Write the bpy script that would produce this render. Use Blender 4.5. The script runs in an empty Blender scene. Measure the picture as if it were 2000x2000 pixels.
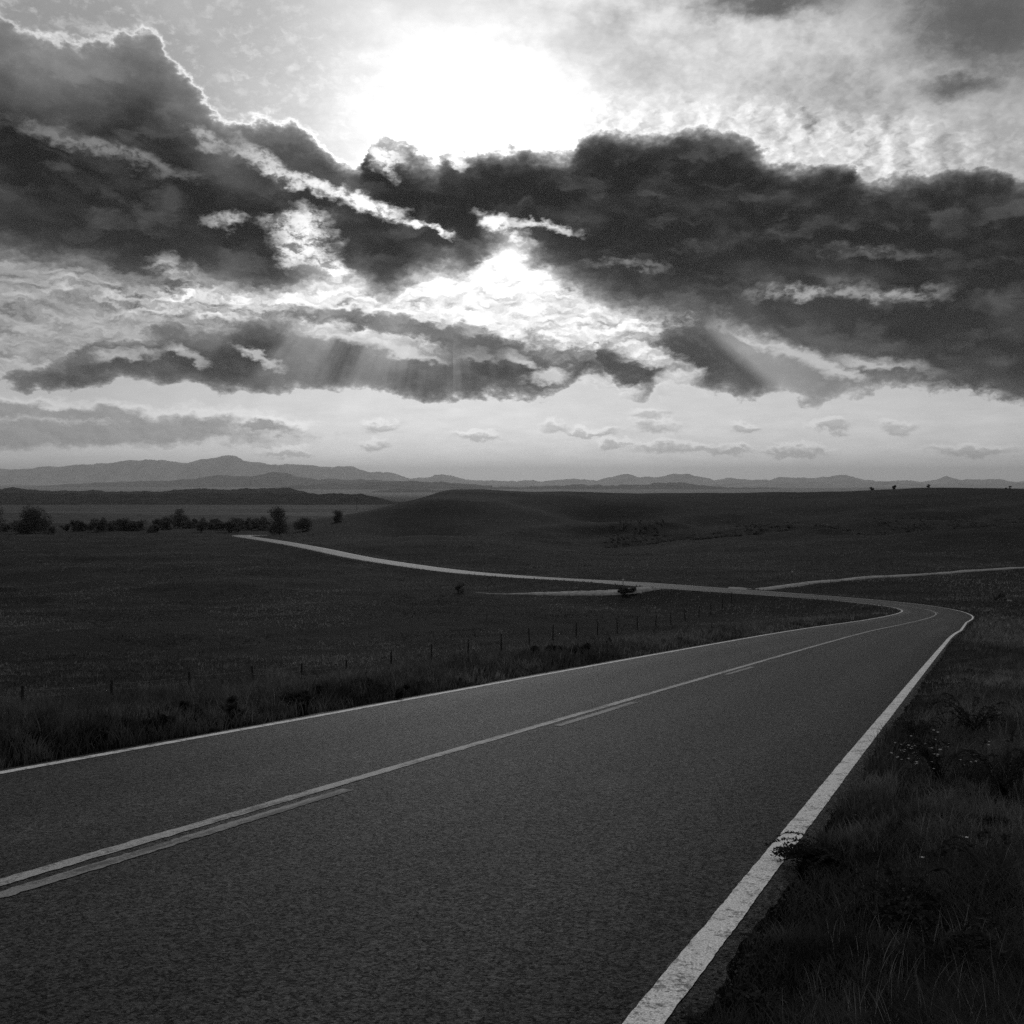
import bpy, math, random
import numpy as np

# ------------------------------------------------------------------ camera, sky, sun, exposure
SC = bpy.context.scene
COL = SC.collection
F, Y0 = 1900.0, 940.0                       # focal length and horizon row, in units of a 2000-wide frame

cam_d = bpy.data.cameras.new('camera')
cam = bpy.data.objects.new('camera', cam_d)
COL.objects.link(cam)
cam_d.sensor_width = 36.0
cam_d.sensor_fit = 'HORIZONTAL'
cam_d.lens = 36.0 * F / 2000.0
cam_d.shift_y = -(1000 - Y0) / 2000.0
cam_d.clip_start = 0.05
cam_d.clip_end = 400000
cam.rotation_euler = (math.radians(90), 0, 0)
SC.camera = cam

SUN_AZ, SUN_EL = math.atan((885 - 1000) / F), math.atan((Y0 - 205) / F)   # behind the thin cloud above the dark band
sd = bpy.data.lights.new('sun', 'SUN')
sun = bpy.data.objects.new('sun', sd)
COL.objects.link(sun)
sd.energy = 0.5
sd.angle = math.radians(12)
sd.color = (1, 1, 1)                        # black-and-white photograph
sun.rotation_euler = (math.radians(90) - SUN_EL, 0, math.pi - SUN_AZ)

SC.view_settings.view_transform = 'Standard'
SC.view_settings.look = 'None'
SC.view_settings.exposure = 0.0
SC.view_settings.gamma = 1.0
SC.view_settings.use_curve_mapping = False
SC.cycles.volume_bounces = 0
SC.cycles.max_bounces = 3
SC.cycles.use_denoising = False


# ------------------------------------------------------------------ node expressions
class X:
    """a float or vector socket with arithmetic"""
    nt = None

    def __init__(s, sock): s.s = sock

    @staticmethod
    def put(v, inp):
        if isinstance(v, X): X.nt.links.new(v.s, inp)
        elif isinstance(v, (tuple, list)): inp.default_value = v
        else: inp.default_value = float(v)

    @staticmethod
    def m(op, *a, clamp=False):
        n = X.nt.nodes.new('ShaderNodeMath'); n.operation = op; n.use_clamp = clamp
        for i, v in enumerate(a): X.put(v, n.inputs[i])
        return X(n.outputs[0])

    def __add__(a, b): return X.m('ADD', a, b)
    __radd__ = __add__
    def __sub__(a, b): return X.m('SUBTRACT', a, b)
    def __rsub__(a, b): return X.m('SUBTRACT', b, a)
    def __mul__(a, b): return X.m('MULTIPLY', a, b)
    __rmul__ = __mul__
    def __truediv__(a, b): return X.m('DIVIDE', a, b)
    def __pow__(a, b): return X.m('POWER', a, b)


def mn(a, b): return X.m('MINIMUM', a, b)
def mx(a, b): return X.m('MAXIMUM', a, b)
def ex(a): return X.m('EXPONENT', a)
def sat(a): return X.m('ADD', a, 0.0, clamp=True)


def ss(a, lo, hi, o0=0.0, o1=1.0, kind='SMOOTHSTEP'):
    n = X.nt.nodes.new('ShaderNodeMapRange'); n.interpolation_type = kind
    X.put(a, n.inputs['Value'])
    for k, v in (('From Min', lo), ('From Max', hi), ('To Min', o0), ('To Max', o1)): X.put(v, n.inputs[k])
    return X(n.outputs['Result'])


def mixf(f, a, b):
    n = X.nt.nodes.new('ShaderNodeMix'); n.data_type = 'FLOAT'
    X.put(f, n.inputs[0]); X.put(a, n.inputs[2]); X.put(b, n.inputs[3])
    return X(n.outputs[0])


def vec(x, y, z=0.0):
    n = X.nt.nodes.new('ShaderNodeCombineXYZ')
    for i, v in enumerate((x, y, z)): X.put(v, n.inputs[i])
    return X(n.outputs[0])


def sep(v):
    n = X.nt.nodes.new('ShaderNodeSeparateXYZ'); X.put(v, n.inputs[0])
    return [X(o) for o in n.outputs]


def vm(op, a, b=None, scale=None):
    n = X.nt.nodes.new('ShaderNodeVectorMath'); n.operation = op
    X.put(a, n.inputs[0])
    if b is not None: X.put(b, n.inputs[1])
    if scale is not None: X.put(scale, n.inputs[3])
    return X(n.outputs['Value'] if op in ('LENGTH', 'DOT_PRODUCT', 'DISTANCE') else n.outputs['Vector'])


def noise(v, scale, detail=3.0, rough=0.5, lac=2.0, color=False, dist=0.0):
    n = X.nt.nodes.new('ShaderNodeTexNoise')
    X.put(v, n.inputs['Vector']); n.inputs['Scale'].default_value = scale
    n.inputs['Detail'].default_value = detail; n.inputs['Roughness'].default_value = rough
    n.inputs['Lacunarity'].default_value = lac; n.inputs['Distortion'].default_value = dist
    return X(n.outputs['Color' if color else 'Fac'])


def mapping(v, loc=(0, 0, 0), rot=0.0, scale=(1, 1, 1), kind='TEXTURE'):
    n = X.nt.nodes.new('ShaderNodeMapping'); n.vector_type = kind
    X.put(v, n.inputs['Vector'])
    n.inputs['Location'].default_value = loc; n.inputs['Rotation'].default_value = (0, 0, rot)
    n.inputs['Scale'].default_value = scale
    return X(n.outputs[0])


# ------------------------------------------------------------------ the sky
def azel(px, py):
    a = math.atan((px - 1000) / F)
    return math.degrees(a), math.degrees(math.atan2(Y0 - py, math.hypot(F, px - 1000)))


PXD = math.degrees(1 / F)                    # degrees in one unit of the frame


def fcurve(fac, pts):
    """height of a cloud edge (degrees) along the azimuth"""
    n = X.nt.nodes.new('ShaderNodeFloatCurve')
    c = n.mapping.curves[0]
    q = []
    for px, py in pts:
        a, e = azel(px, py)
        q.append(((a + 30) / 60, e / 30))
    q = [(0.0, q[0][1])] + [p for p in q if 0.005 < p[0] < 0.995] + [(1.0, q[-1][1])]
    c.points[0].location = q[0]; c.points[1].location = q[-1]
    for p in q[1:-1]: c.points.new(*p)
    for p in c.points: p.handle_type = 'AUTO_CLAMPED'
    n.mapping.update()
    X.put(fac, n.inputs['Value'])
    return X(n.outputs[0]) * 30.0


def build_sky():
    w = bpy.data.worlds.new('World'); SC.world = w; w.use_nodes = True
    w.cycles.sampling_method = 'MANUAL'; w.cycles.sample_map_resolution = 512
    nt = w.node_tree; nt.nodes.clear(); X.nt = nt
    out = nt.nodes.new('ShaderNodeOutputWorld'); bg = nt.nodes.new('ShaderNodeBackground')
    nt.links.new(bg.outputs[0], out.inputs[0])
    sky = nt.nodes.new('ShaderNodeTexSky'); sky.sky_type = 'NISHITA'; sky.sun_disc = False
    sky.sun_elevation = SUN_EL; sky.sun_rotation = SUN_AZ
    sky.air_density = 1.0; sky.dust_density = 2.0; sky.ozone_density = 1.0
    bw = nt.nodes.new('ShaderNodeRGBToBW'); nt.links.new(sky.outputs[0], bw.inputs[0])
    clear = X(bw.outputs[0])

    tc = nt.nodes.new('ShaderNodeTexCoord')
    D = X(tc.outputs['Generated'])
    dx, dy, dz = sep(D)
    az = X.m('ARCTAN2', dx, dy) * (180 / math.pi)
    el = X.m('ARCSINE', dz) * (180 / math.pi)
    P = vec(az, el)
    sv = (math.sin(SUN_AZ) * math.cos(SUN_EL), math.cos(SUN_AZ) * math.cos(SUN_EL), math.sin(SUN_EL))
    ang = X.m('ARCCOSINE', mn(vm('DOT_PRODUCT', D, sv), 0.99999)) * (180 / math.pi)

    # turbulence that frays every cloud edge
    Q = vec(az, el * 1.6)
    w1 = vm('SUBTRACT', noise(Q, 0.40, 4, 0.6, color=True), (0.5, 0.5, 0.5))
    w2 = vm('SUBTRACT', noise(Q, 1.5, 4, 0.6, color=True), (0.5, 0.5, 0.5))
    W = vm('ADD', P, vm('ADD', vm('SCALE', w1, scale=1.9), vm('SCALE', w2, scale=0.8)))
    wx, wy, _ = sep(W)
    fac = (wx + 30.0) / 60.0
    QW = vm('ADD', Q, vm('SCALE', w2, scale=0.9))
    tosun = vm('NORMALIZE', vm('SUBTRACT', (math.degrees(SUN_AZ), math.degrees(SUN_EL), 0.0), P))
    fb = noise(QW, 0.85, 7, 0.62)                     # cauliflower texture
    rb = noise(QW, 0.62, 3.5, 0.5); rbs = noise(vm('ADD', QW, vm('SCALE', tosun, scale=0.30)), 0.62, 3.5, 0.5)
    relief = (rb - rbs) * 2.6                         # faces turned to the sun are brighter
    fine = noise(QW, 2.6, 5, 0.65)
    al = az * 0.98 - el * 0.2; ac = az * 0.2 + el * 0.98
    st = noise(vec(al * 0.34 + wx * 0.1, ac * 1.0), 0.5, 3, 0.5)             # long soft streaks
    st2 = noise(vec(al * 0.22 + 9.0, ac * 0.8), 0.35, 4, 0.55)
    fr = (fb - 0.5) + (fine - 0.5) * 0.30
    soft = noise(vec(wx * 0.75, wy * 1.9), 0.36, 3, 0.5)             # broad soft tones inside the clouds
    rag = noise(vec(wx * 0.8, wy * 2.3), 0.62, 5, 0.52)              # torn sheets of lit cloud
    rags = noise(vec(wx * 0.8, wy * 2.3 + 0.45), 0.62, 5, 0.52)

    def ell(cx, cy, rx, ry, slope=0.0, soft=0.75, warp=W, fray=1.2):
        a, e = azel(cx, cy); t = math.atan(slope); c, s = math.cos(t), math.sin(t); rx = rx * PXD; ry = ry * PXD
        X_, Y_ = (az, el) if warp is P else (wx, wy)
        u = X.m('MULTIPLY_ADD', X_, c / rx, X.m('MULTIPLY_ADD', Y_, -s / rx, (-a * c + e * s) / rx))
        v = X.m('MULTIPLY_ADD', X_, s / ry, X.m('MULTIPLY_ADD', Y_, c / ry, (-a * s - e * c) / ry))
        l = X.m('SQRT', X.m('MULTIPLY_ADD', u, u, v * v))
        if fray: l = X.m('MULTIPLY_ADD', fr, -fray, l)
        return ss(l, 1.0 + soft, 1.0 - soft)

    def union(items):
        r = None
        for it in items:
            e_ = ell(*it) if isinstance(it, tuple) else it
            r = e_ if r is None else mx(r, e_)
        return r

    def over(L, dens, col): return mixf(dens, L, col)
    def thick(f, k): return 1.0 - ex(mx(f, 0.0) * (-k))          # how much a cloud of that depth hides

    sa, se = math.degrees(SUN_AZ), math.degrees(SUN_EL)
    # ---- open sky: clear sky, a veil of high cloud and the light spreading round the hidden sun
    veil = noise(vec(az * 0.6 + 3.0, el * 1.2), 0.22, 6, 0.58)
    gx, gy = wx - (sa - 0.4), (wy - (se - 0.6)) * 1.75
    gd = mx((gx * gx + gy * gy) * (0.5 + fb) + (rag - 0.5) * 50.0 + (fb - 0.5) * 30.0, 0.0)
    glow = (0.30 + 0.55 * veil) * ex(gd * (-1 / 52.0)) + 0.50 * ex(gd * (-1 / 13.0)) + 0.26 * ex(ang * (-1 / 15.0))
    left = ss(az, -30, -6, 0.80, 1.0)
    L = (clear * 0.008 + 0.30 + glow) * left * (0.80 + 0.40 * veil)
    L = L + 0.25 * ss(el, 9, 1.5)
    # thin lit cloud high up, left and right of the sun
    hc = union([(150, 30, 330, 75, 0.28, 0.6), (560, 160, 170, 120, 0.5, 0.95)])
    L = L * (1.0 - 0.15 * hc) + hc * 0.30 * ss(fb, 0.46, 0.64) * (0.5 + relief)
    hr = union([(1330, 30, 380, 80, 0.25, 0.7), (1560, 190, 520, 150, 0.15, 0.7)])
    L = L * (1.0 + hr * (0.42 * ss(veil, 0.35, 0.6) - 0.04)) + hr * 0.22 * (relief + (fb - 0.5))
    # tattered cumulus lit from behind along the top of the band on the right
    t2a = union([(1560, 268, 300, 44, 0.20, 0.6), (1190, 230, 120, 34, 0.3, 0.6), (1720, 320, 120, 40, 0.1, 0.6)])
    L = L + t2a * (0.55 * relief + 0.6 * (fb - 0.5) + 0.10)
    # torn bright cloud between the two bands
    tat = union([(930, 590, 360, 80, 0.12, 0.6), (600, 600, 320, 50, 0.05, 0.6), (1180, 660, 160, 70, 0.3, 0.6)])
    L = L + tat * (0.50 * ex(ang * ang * (-1 / 220.0)) + 0.06) + tat * (1.6 * (rag - rags) + 1.5 * (rag - 0.52) + 0.4 * (fb - 0.5))
    tal = union([(180, 600, 330, 95, 0.1, 0.5), (60, 660, 160, 60, 0, 0.6)])
    L = L * (1.0 - 0.08 * tal) + tal * (0.6 * (rag - rags) + 0.5 * (rag - 0.5) + 0.2 * (fb - 0.5))

    # ---- shafts of light fanning out below the band
    phi = X.m('ARCTAN2', az - sa, el - se)
    ray = noise(vec(phi * 3.6, 3.3, ang * 0.03), 2.2, 3, 0.55)
    ray = ss(ray, 0.40, 0.70)

    dark = 0.003 + 0.026 * ss(st, 0.48, 0.70) + 0.010 * ss(fb, 0.5, 0.75) + 0.050 * ss(soft, 0.50, 0.72)

    # ---- small fair-weather clouds and the grey bank low on the left
    body = crest = None
    for cx, cy, rx, ry in ((1085, 833, 24, 11), (1150, 842, 55, 6), (1282, 836, 38, 10), (1268, 812, 28, 10), (1462, 831, 27, 7),
                           (1622, 831, 30, 9), (1757, 833, 26, 10), (742, 828, 34, 9), (735, 866, 26, 8), (1330, 876, 85, 8),
                           (1552, 876, 60, 7), (1200, 868, 24, 7), (930, 852, 40, 7), (560, 882, 45, 7), (1900, 880, 60, 7), (1420, 880, 50, 6)):
        e1 = ell(cx, cy + 3, rx, ry, 0, 0.5, W, 1.3); body = e1 if body is None else mx(body, e1)
        e2 = ell(cx - 3, cy - 6, rx * 1.1, ry, 0, 0.45, W, 1.3); crest = e2 if crest is None else mx(crest, e2)
    L = L * (1.0 + 0.17 * crest) * (1.0 - 0.33 * body)
    lowtex = ss(el, 6.5, 3.0) * ss(el, 0.2, 1.2)
    L = L * (1.0 + lowtex * 0.35 * (noise(vec(az * 0.5, el * 2.2), 0.9, 5, 0.6) - 0.5))
    bank = union([(90, 806, 250, 14, 0.04, 0.5), (150, 848, 330, 22, 0.0, 0.5), (330, 836, 150, 22, -0.03, 0.5), (520, 832, 60, 11, 0, 0.5)])
    bankrim = union([(90, 792, 260, 14, 0.04, 0.5), (330, 816, 180, 20, -0.03, 0.5), (520, 822, 80, 12, 0, 0.5)])
    L = L * (1.0 + 0.24 * bankrim)
    L = over(L, bank * 0.85, 0.19 + 0.14 * st + 0.12 * relief)

    # ---- the second, lower band
    t2 = fcurve(fac, [(0, 742), (30, 722), (100, 700), (180, 662), (280, 645), (330, 628), (400, 640), (480, 606), (560, 606), (640, 622),
                      (700, 640), (760, 655), (850, 662), (900, 655), (960, 648), (1000, 652), (1060, 658), (1100, 672), (1160, 668),
                      (1230, 712), (1262, 760), (1300, 800), (2000, 800)])
    b2 = fcurve(fac, [(0, 752), (60, 762), (180, 758), (240, 745), (380, 748), (420, 766), (500, 768), (620, 754), (720, 765), (800, 776),
                      (900, 782), (960, 768), (1040, 782), (1080, 772), (1130, 742), (1200, 726), (1262, 718), (1300, 740), (2000, 740)])
    up2 = t2 - wy; dn2 = wy - b2
    f2 = mn(up2 + fr * 2.2, dn2 * 2.2 + fr * 0.7)
    d2 = thick(f2, 2.3)
    for h in ((505, 697, 40, 9, 0.35, 0.5), (690, 662, 85, 15, 0.22, 0.6), (800, 690, 60, 9, 0.2, 0.6), (360, 690, 40, 10, 0.5, 0.5), (1075, 735, 40, 16, -0.3, 0.5), (930, 690, 40, 10, 0.2, 0.5),
              (250, 690, 60, 10, -0.2, 0.6), (1010, 700, 40, 12, 0.3, 0.5)):
        d2 = d2 * (1.0 - 0.85 * ell(*h))
    mid2 = ell(720, 680, 230, 75, 0.1, 0.7, P, 0)
    c2 = 0.006 + 0.04 * ss(fb, 0.42, 0.7) + 0.05 * ss(st, 0.4, 0.7) + (0.03 + 0.15 * mid2) * ss(up2, 2.2, 0.0) + 0.17 * mid2 * ray
    d2s = thick(ell(660, 622, 75, 13, 0.12, 0.55) + ell(790, 640, 110, 15, 0.14, 0.55) + ell(920, 668, 90, 24, 0.2, 0.55), 2.2)
    L = over(L, d2 * 0.97, c2)
    L = over(L, d2s * 0.9, 0.04 + 0.05 * fb)

    # ---- the broken lower right part under the main band
    t3 = fcurve(fac, [(0, 900), (1130, 900), (1150, 700), (1180, 655), (1260, 640), (1400, 600), (2000, 560)])
    b3 = fcurve(fac, [(0, 600), (1130, 640), (1180, 722), (1250, 782), (1300, 752), (1400, 770), (1450, 786), (1520, 768), (1572, 790), (1600, 798),
                      (1640, 774), (1700, 768), (1800, 758), (1900, 766), (2000, 778)])
    f3 = mn(t3 - wy + fr * 2.0, (wy - b3) * 1.5 + fr * 1.0)
    d3 = thick(f3, 2.4)
    for h in ((1265, 690, 70, 18, 0.35, 0.6), (1330, 735, 38, 15, -0.2, 0.6), (1200, 640, 70, 18, 0.3, 0.6), (1225, 760, 30, 16, 0.0, 0.6), (1470, 655, 80, 13, 0.42, 0.5),
              (1560, 690, 90, 17, 0.5, 0.6), (1640, 722, 50, 10, 0.5, 0.6), (1705, 708, 62, 13, 0.22, 0.6), (1800, 722, 60, 10, 0.15, 0.6)):
        d3 = d3 * (1.0 - 0.9 * ell(*h))
    dg = phi * (180 / math.pi)
    shaft = ss(dg, 131.8, 129.2) * ss(dg, 117.0, 128.5) * ss(ang, 17.5, 21.0) * ss(ang, 36.0, 22.0) * (0.65 + 0.6 * ray)
    c3 = 0.014 + 0.045 * ss(fb, 0.45, 0.7) + 0.17 * shaft
    L = over(L, d3 * 0.97, c3)

    # cloud lit from behind, seen through the gaps in the dark band
    L = L + 0.50 * ss(ang, 19, 7) * ss(el, 18.5, 15.5) * ss(el, 10.5, 12.5) * (0.55 + 0.9 * rag)

    # ---- the main dark band
    t1 = fcurve(fac, [(0, 38), (60, 72), (100, 84), (150, 92), (220, 82), (250, 62), (295, 70), (330, 108), (370, 158), (400, 196), (450, 238),
                      (480, 238), (530, 240), (600, 262), (640, 288), (690, 326), (706, 318), (722, 266), (742, 262), (780, 276), (850, 302),
                      (875, 276), (900, 292), (930, 286), (1000, 284), (1050, 290), (1116, 296), (1135, 266), (1170, 250), (1250, 258),
                      (1390, 246), (1470, 268), (1495, 292), (1560, 318), (1660, 314), (1692, 350), (1720, 344), (1800, 330), (1880, 314),
                      (1950, 328), (2000, 346)])
    b1 = fcurve(fac, [(0, 495), (50, 506), (100, 522), (160, 528), (250, 556), (330, 566), (400, 562), (480, 578), (525, 586), (580, 568),
                      (640, 548), (700, 562), (760, 590), (800, 562), (850, 548), (920, 546), (960, 500), (1000, 496), (1050, 530),
                      (1100, 560), (1150, 590), (1200, 602), (1300, 628), (1400, 640), (1500, 662), (1560, 680), (1640, 690), (1700, 700),
                      (1800, 735), (1860, 752), (2000, 776)])
    up1 = t1 - wy; dn1 = wy - b1
    f1 = mn(up1 + fr * 0.9, (dn1 + fr * 1.6 + (rag - 0.5) * 0.8 + 0.2) * 0.55)
    d1 = thick(f1, 3.3)
    holes = [((190, 288, 120, 13, 0.22, 0.85, W, 0.7), 0.48), ((400, 270, 26, 12, 0.6), 0.75), ((435, 285, 30, 6, 0.45), 0.35), ((515, 318, 46, 15, 0.35), 1.0), ((560, 340, 30, 10, 0.5), 0.8),
             ((612, 364, 34, 10, 0.5), 1.0), ((665, 384, 30, 7, 0.4), 0.85), ((722, 402, 54, 13, 0.22), 1.0), ((770, 300, 22, 10, 0.6), 0.7), ((1010, 470, 30, 10, 0.3), 0.6), ((830, 446, 46, 6, 0.36), 0.9), ((592, 470, 48, 42, 0.3), 1.0), ((560, 500, 26, 14, 0.2), 0.6),
             ((650, 522, 26, 16, 0.7), 0.95), ((570, 430, 34, 14, -0.1), 0.7), ((440, 432, 36, 11, -0.2), 0.7), ((340, 526, 38, 16, 0.2), 0.75), ((745, 306, 34, 18, 0.9), 1.0),
             ((890, 308, 18, 10, 0.5), 0.9), ((980, 440, 40, 13, 0.45), 1.0), ((1060, 440, 60, 8, 0.2), 0.7), ((1590, 573, 86, 10, 0.06, 0.85, W, 0.5), 0.8),
             ((1765, 573, 62, 11, 0.03, 0.85, W, 0.5), 0.75), ((1690, 565, 60, 16, 0.3, 0.95, W, 0.4), 0.25), ((1700, 488, 80, 9, 0.12, 0.9), 0.22), ((1940, 656, 100, 8, -0.08, 0.8, W, 0.7), 0.6), ((250, 400, 80, 10, 0.4, 0.9), 0.08),
             ((1240, 518, 70, 7, 0.1, 0.9), 0.18), ((950, 520, 50, 12, -0.6), 0.8), ((480, 282, 30, 9, 0.4), 0.4), ((1520, 455, 120, 12, -0.2, 0.9), 0.06)]
    torn = 0.25 + 0.75 * ss(fb + (fine - 0.5) * 0.3 + (rag - 0.5) * 0.5, 0.36, 0.56)      # wisps left hanging in the gaps
    for h, k in holes: d1 = d1 * (1.0 - torn * (k * ell(*h)))
    core = dark + (0.13 + 0.08 * fb) * ss(up1, 5.0, 0.2) * ss(az, -6, -22) + 0.06 * mx(relief, 0.0) * ss(up1, 3, 0)
    rimw = ss(up1, 1.6, 0.2) * ex(ang * (-1 / 22.0))
    L = L + ex((up1 + fr * 0.9) * (up1 + fr * 0.9) * (-1 / 0.028)) * rimw * 0.75 * ss(az, 3, -4, 0.35, 1.0)
    L = over(L, d1, core)

    # ---- soft dark cloud at the top right
    tr = union([(1930, 45, 150, 85, 0.35, 0.75), (1500, 2, 130, 24, 0.1, 0.8), (1880, 165, 70, 24, 0.1, 0.9)])
    L = over(L, tr * 0.9, 0.04 + 0.07 * fb)

    # shafts lighten the cloud behind them a little
    fan = ss(el, 13.0, 9.5) * ss(el, 1.5, 5.0) * ss(ang, 34, 12)
    L = L + (0.045 * ray + 0.10 * shaft) * fan

    # ---- the sky round the sides and behind: broken cloud of the same kind
    gen = ss(noise(vm('MULTIPLY', D, (1, 1, 2.2)), 2.4, 6, 0.6), 0.45, 0.62)
    rest = mixf(gen, 0.30, 0.06)
    side = mx(ss(X.m('ABSOLUTE', az), 34, 52), ss(el, 29, 42))
    L = mixf(side, L, rest)
    L = mixf(ss(dz, -0.01, -0.08), mx(L, 0.0), 0.06)
    SKYGAIN = 1.0
    L = L * (10.0 * SKYGAIN)
    nt.links.new(vec(L, L, L).s, bg.inputs['Color'])
    bg.inputs['Strength'].default_value = 0.1


build_sky()


# ------------------------------------------------------------------ mesh helpers
def link(name, me, mat=None, parent=None):
    o = bpy.data.objects.new(name, me); COL.objects.link(o)
    if mat is not None:
        for m in (mat if isinstance(mat, (list, tuple)) else [mat]): me.materials.append(m)
    if parent is not None: o.parent = parent
    return o


def mesh(name, v, quads=None, tris=None, smooth=False, mi=None):
    v = np.asarray(v, np.float32)
    me = bpy.data.meshes.new(name)
    me.vertices.add(len(v)); me.vertices.foreach_set('co', v.ravel())
    loops, starts, totals, off = [], [], [], 0
    for fcs, k in ((quads, 4), (tris, 3)):
        if fcs is None or len(fcs) == 0: continue
        fcs = np.asarray(fcs, np.int32)
        loops.append(fcs.ravel()); starts.append(off + np.arange(len(fcs)) * k); totals.append(np.full(len(fcs), k)); off += fcs.size
    loops = np.concatenate(loops); starts = np.concatenate(starts); totals = np.concatenate(totals)
    me.loops.add(len(loops)); me.loops.foreach_set('vertex_index', loops.astype(np.int32))
    me.polygons.add(len(starts)); me.polygons.foreach_set('loop_start', starts.astype(np.int32))
    if mi is not None: me.polygons.foreach_set('material_index', np.asarray(mi, np.int32))
    if smooth: me.polygons.foreach_set('use_smooth', np.ones(len(starts), bool))
    me.update(calc_edges=True); me.validate()
    return me


def tag(o, label=None, cat=None, group=None, kind=None):
    if label: o['label'] = label
    if cat: o['category'] = cat
    if group: o['group'] = group
    if kind: o['kind'] = kind
    return o


def empty(name, loc, rz=0.0):
    o = bpy.data.objects.new(name, None); COL.objects.link(o)
    o.location = loc; o.rotation_euler = (0, 0, rz); o.empty_display_size = 0.3
    return o


def grid_quads(nr, nc, wrap=False):
    a = np.arange(nr * nc).reshape(nr, nc)
    if wrap: a = np.concatenate([a, a[:, :1]], 1)
    return np.stack([a[:-1, :-1], a[:-1, 1:], a[1:, 1:], a[1:, :-1]], -1).reshape(-1, 4)


class Tubes:
    def __init__(s): s.v, s.q, s.n = [], [], 0

    def add(s, pts, rad, k=6, cap=True):
        pts = np.asarray(pts, float); rad = np.broadcast_to(np.asarray(rad, float), (len(pts),))
        t = np.gradient(pts, axis=0); t /= np.linalg.norm(t, axis=1)[:, None] + 1e-9
        ref = np.array([1.0, 0, 0]) if abs(t[:, 0]).mean() < 0.8 else np.array([0, 1.0, 0])
        a = np.cross(t, ref); a /= np.linalg.norm(a, axis=1)[:, None] + 1e-9
        b = np.cross(t, a)
        th = np.arange(k) / k * 2 * math.pi
        ring = pts[:, None] + rad[:, None, None] * (np.cos(th)[None, :, None] * a[:, None] + np.sin(th)[None, :, None] * b[:, None])
        s.v.append(ring.reshape(-1, 3)); s.q.append(grid_quads(len(pts), k, True) + s.n); s.n += len(pts) * k
        if cap:
            for end in (0, len(pts) - 1):
                c = s.n - len(pts) * k + end * k
                if k == 6: s.q.append(np.array([[c, c + 1, c + 2, c + 3], [c, c + 3, c + 4, c + 5]]))
                elif k == 4: s.q.append(np.array([[c, c + 1, c + 2, c + 3]]))

    def box(s, c, half, rz=0.0):
        c = np.asarray(c, float); h = np.asarray(half, float)
        p = np.array([(x, y, z) for z in (-1, 1) for x, y in ((-1, -1), (1, -1), (1, 1), (-1, 1))], float) * h
        R = np.array([[math.cos(rz), -math.sin(rz), 0], [math.sin(rz), math.cos(rz), 0], [0, 0, 1]])
        s.v.append(p @ R.T + c)
        s.q.append(np.array([[0, 3, 2, 1], [4, 5, 6, 7], [0, 1, 5, 4], [1, 2, 6, 5], [2, 3, 7, 6], [3, 0, 4, 7]]) + s.n); s.n += 8

    def mesh(s, name, smooth=True): return mesh(name, np.concatenate(s.v), np.concatenate(s.q), smooth=smooth)


def fbm(x, y, seed=0, octaves=4):
    """cheap value noise, about -1..1"""
    r = np.zeros_like(np.asarray(x, float)); amp = 1.0; tot = 0.0
    for o in range(octaves):
        xi = np.floor(x).astype(np.int64); yi = np.floor(y).astype(np.int64)
        fx = x - xi; fy = y - yi
        fx = fx * fx * (3 - 2 * fx); fy = fy * fy * (3 - 2 * fy)

        def h(a, b):
            n = (a * 374761393 + b * 668265263 + (seed + o) * 2147483647) & 0xffffffff
            n = ((n ^ (n >> 13)) * 1274126177) & 0xffffffff
            return ((n ^ (n >> 16)) & 0xffff) / 32767.5 - 1
        r += amp * ((h(xi, yi) * (1 - fx) + h(xi + 1, yi) * fx) * (1 - fy) + (h(xi, yi + 1) * (1 - fx) + h(xi + 1, yi + 1) * fx) * fy)
        tot += amp; amp *= 0.5; x = x * 2.03 + 17.1; y = y * 2.03 + 5.7
    return r / tot


def sstep(t): t = np.clip(t, 0, 1); return t * t * (3 - 2 * t)


# ------------------------------------------------------------------ materials (all greys: a black-and-white photograph)
def material(name, rough=0.9, spec=0.2):
    m = bpy.data.materials.new(name); m.use_nodes = True
    nt = m.node_tree; X.nt = nt
    b = nt.nodes['Principled BSDF']; b.inputs['Roughness'].default_value = rough; b.inputs['Specular IOR Level'].default_value = spec
    return m, b


def grey(b, v):
    X.nt.links.new(vec(v, v, v).s, b.inputs['Base Color'])


def bump(b, h, strength, dist):
    n = X.nt.nodes.new('ShaderNodeBump'); n.inputs['Strength'].default_value = strength; n.inputs['Distance'].default_value = dist
    X.nt.links.new(h.s, n.inputs['Height']); X.nt.links.new(n.outputs[0], b.inputs['Normal'])


def obj_co():
    return X(X.nt.nodes.new('ShaderNodeTexCoord').outputs['Object'])


def simple(name, lo, hi, scale, rough=0.9, spec=0.15, bstr=0.0, bd=0.02, trans=0.0):
    m, b = material(name, rough, spec)
    n = noise(obj_co(), scale, 5, 0.6)
    grey(b, ss(n, 0.3, 0.7, lo, hi, 'LINEAR'))
    if bstr: bump(b, n, bstr, bd)
    return m


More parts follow.
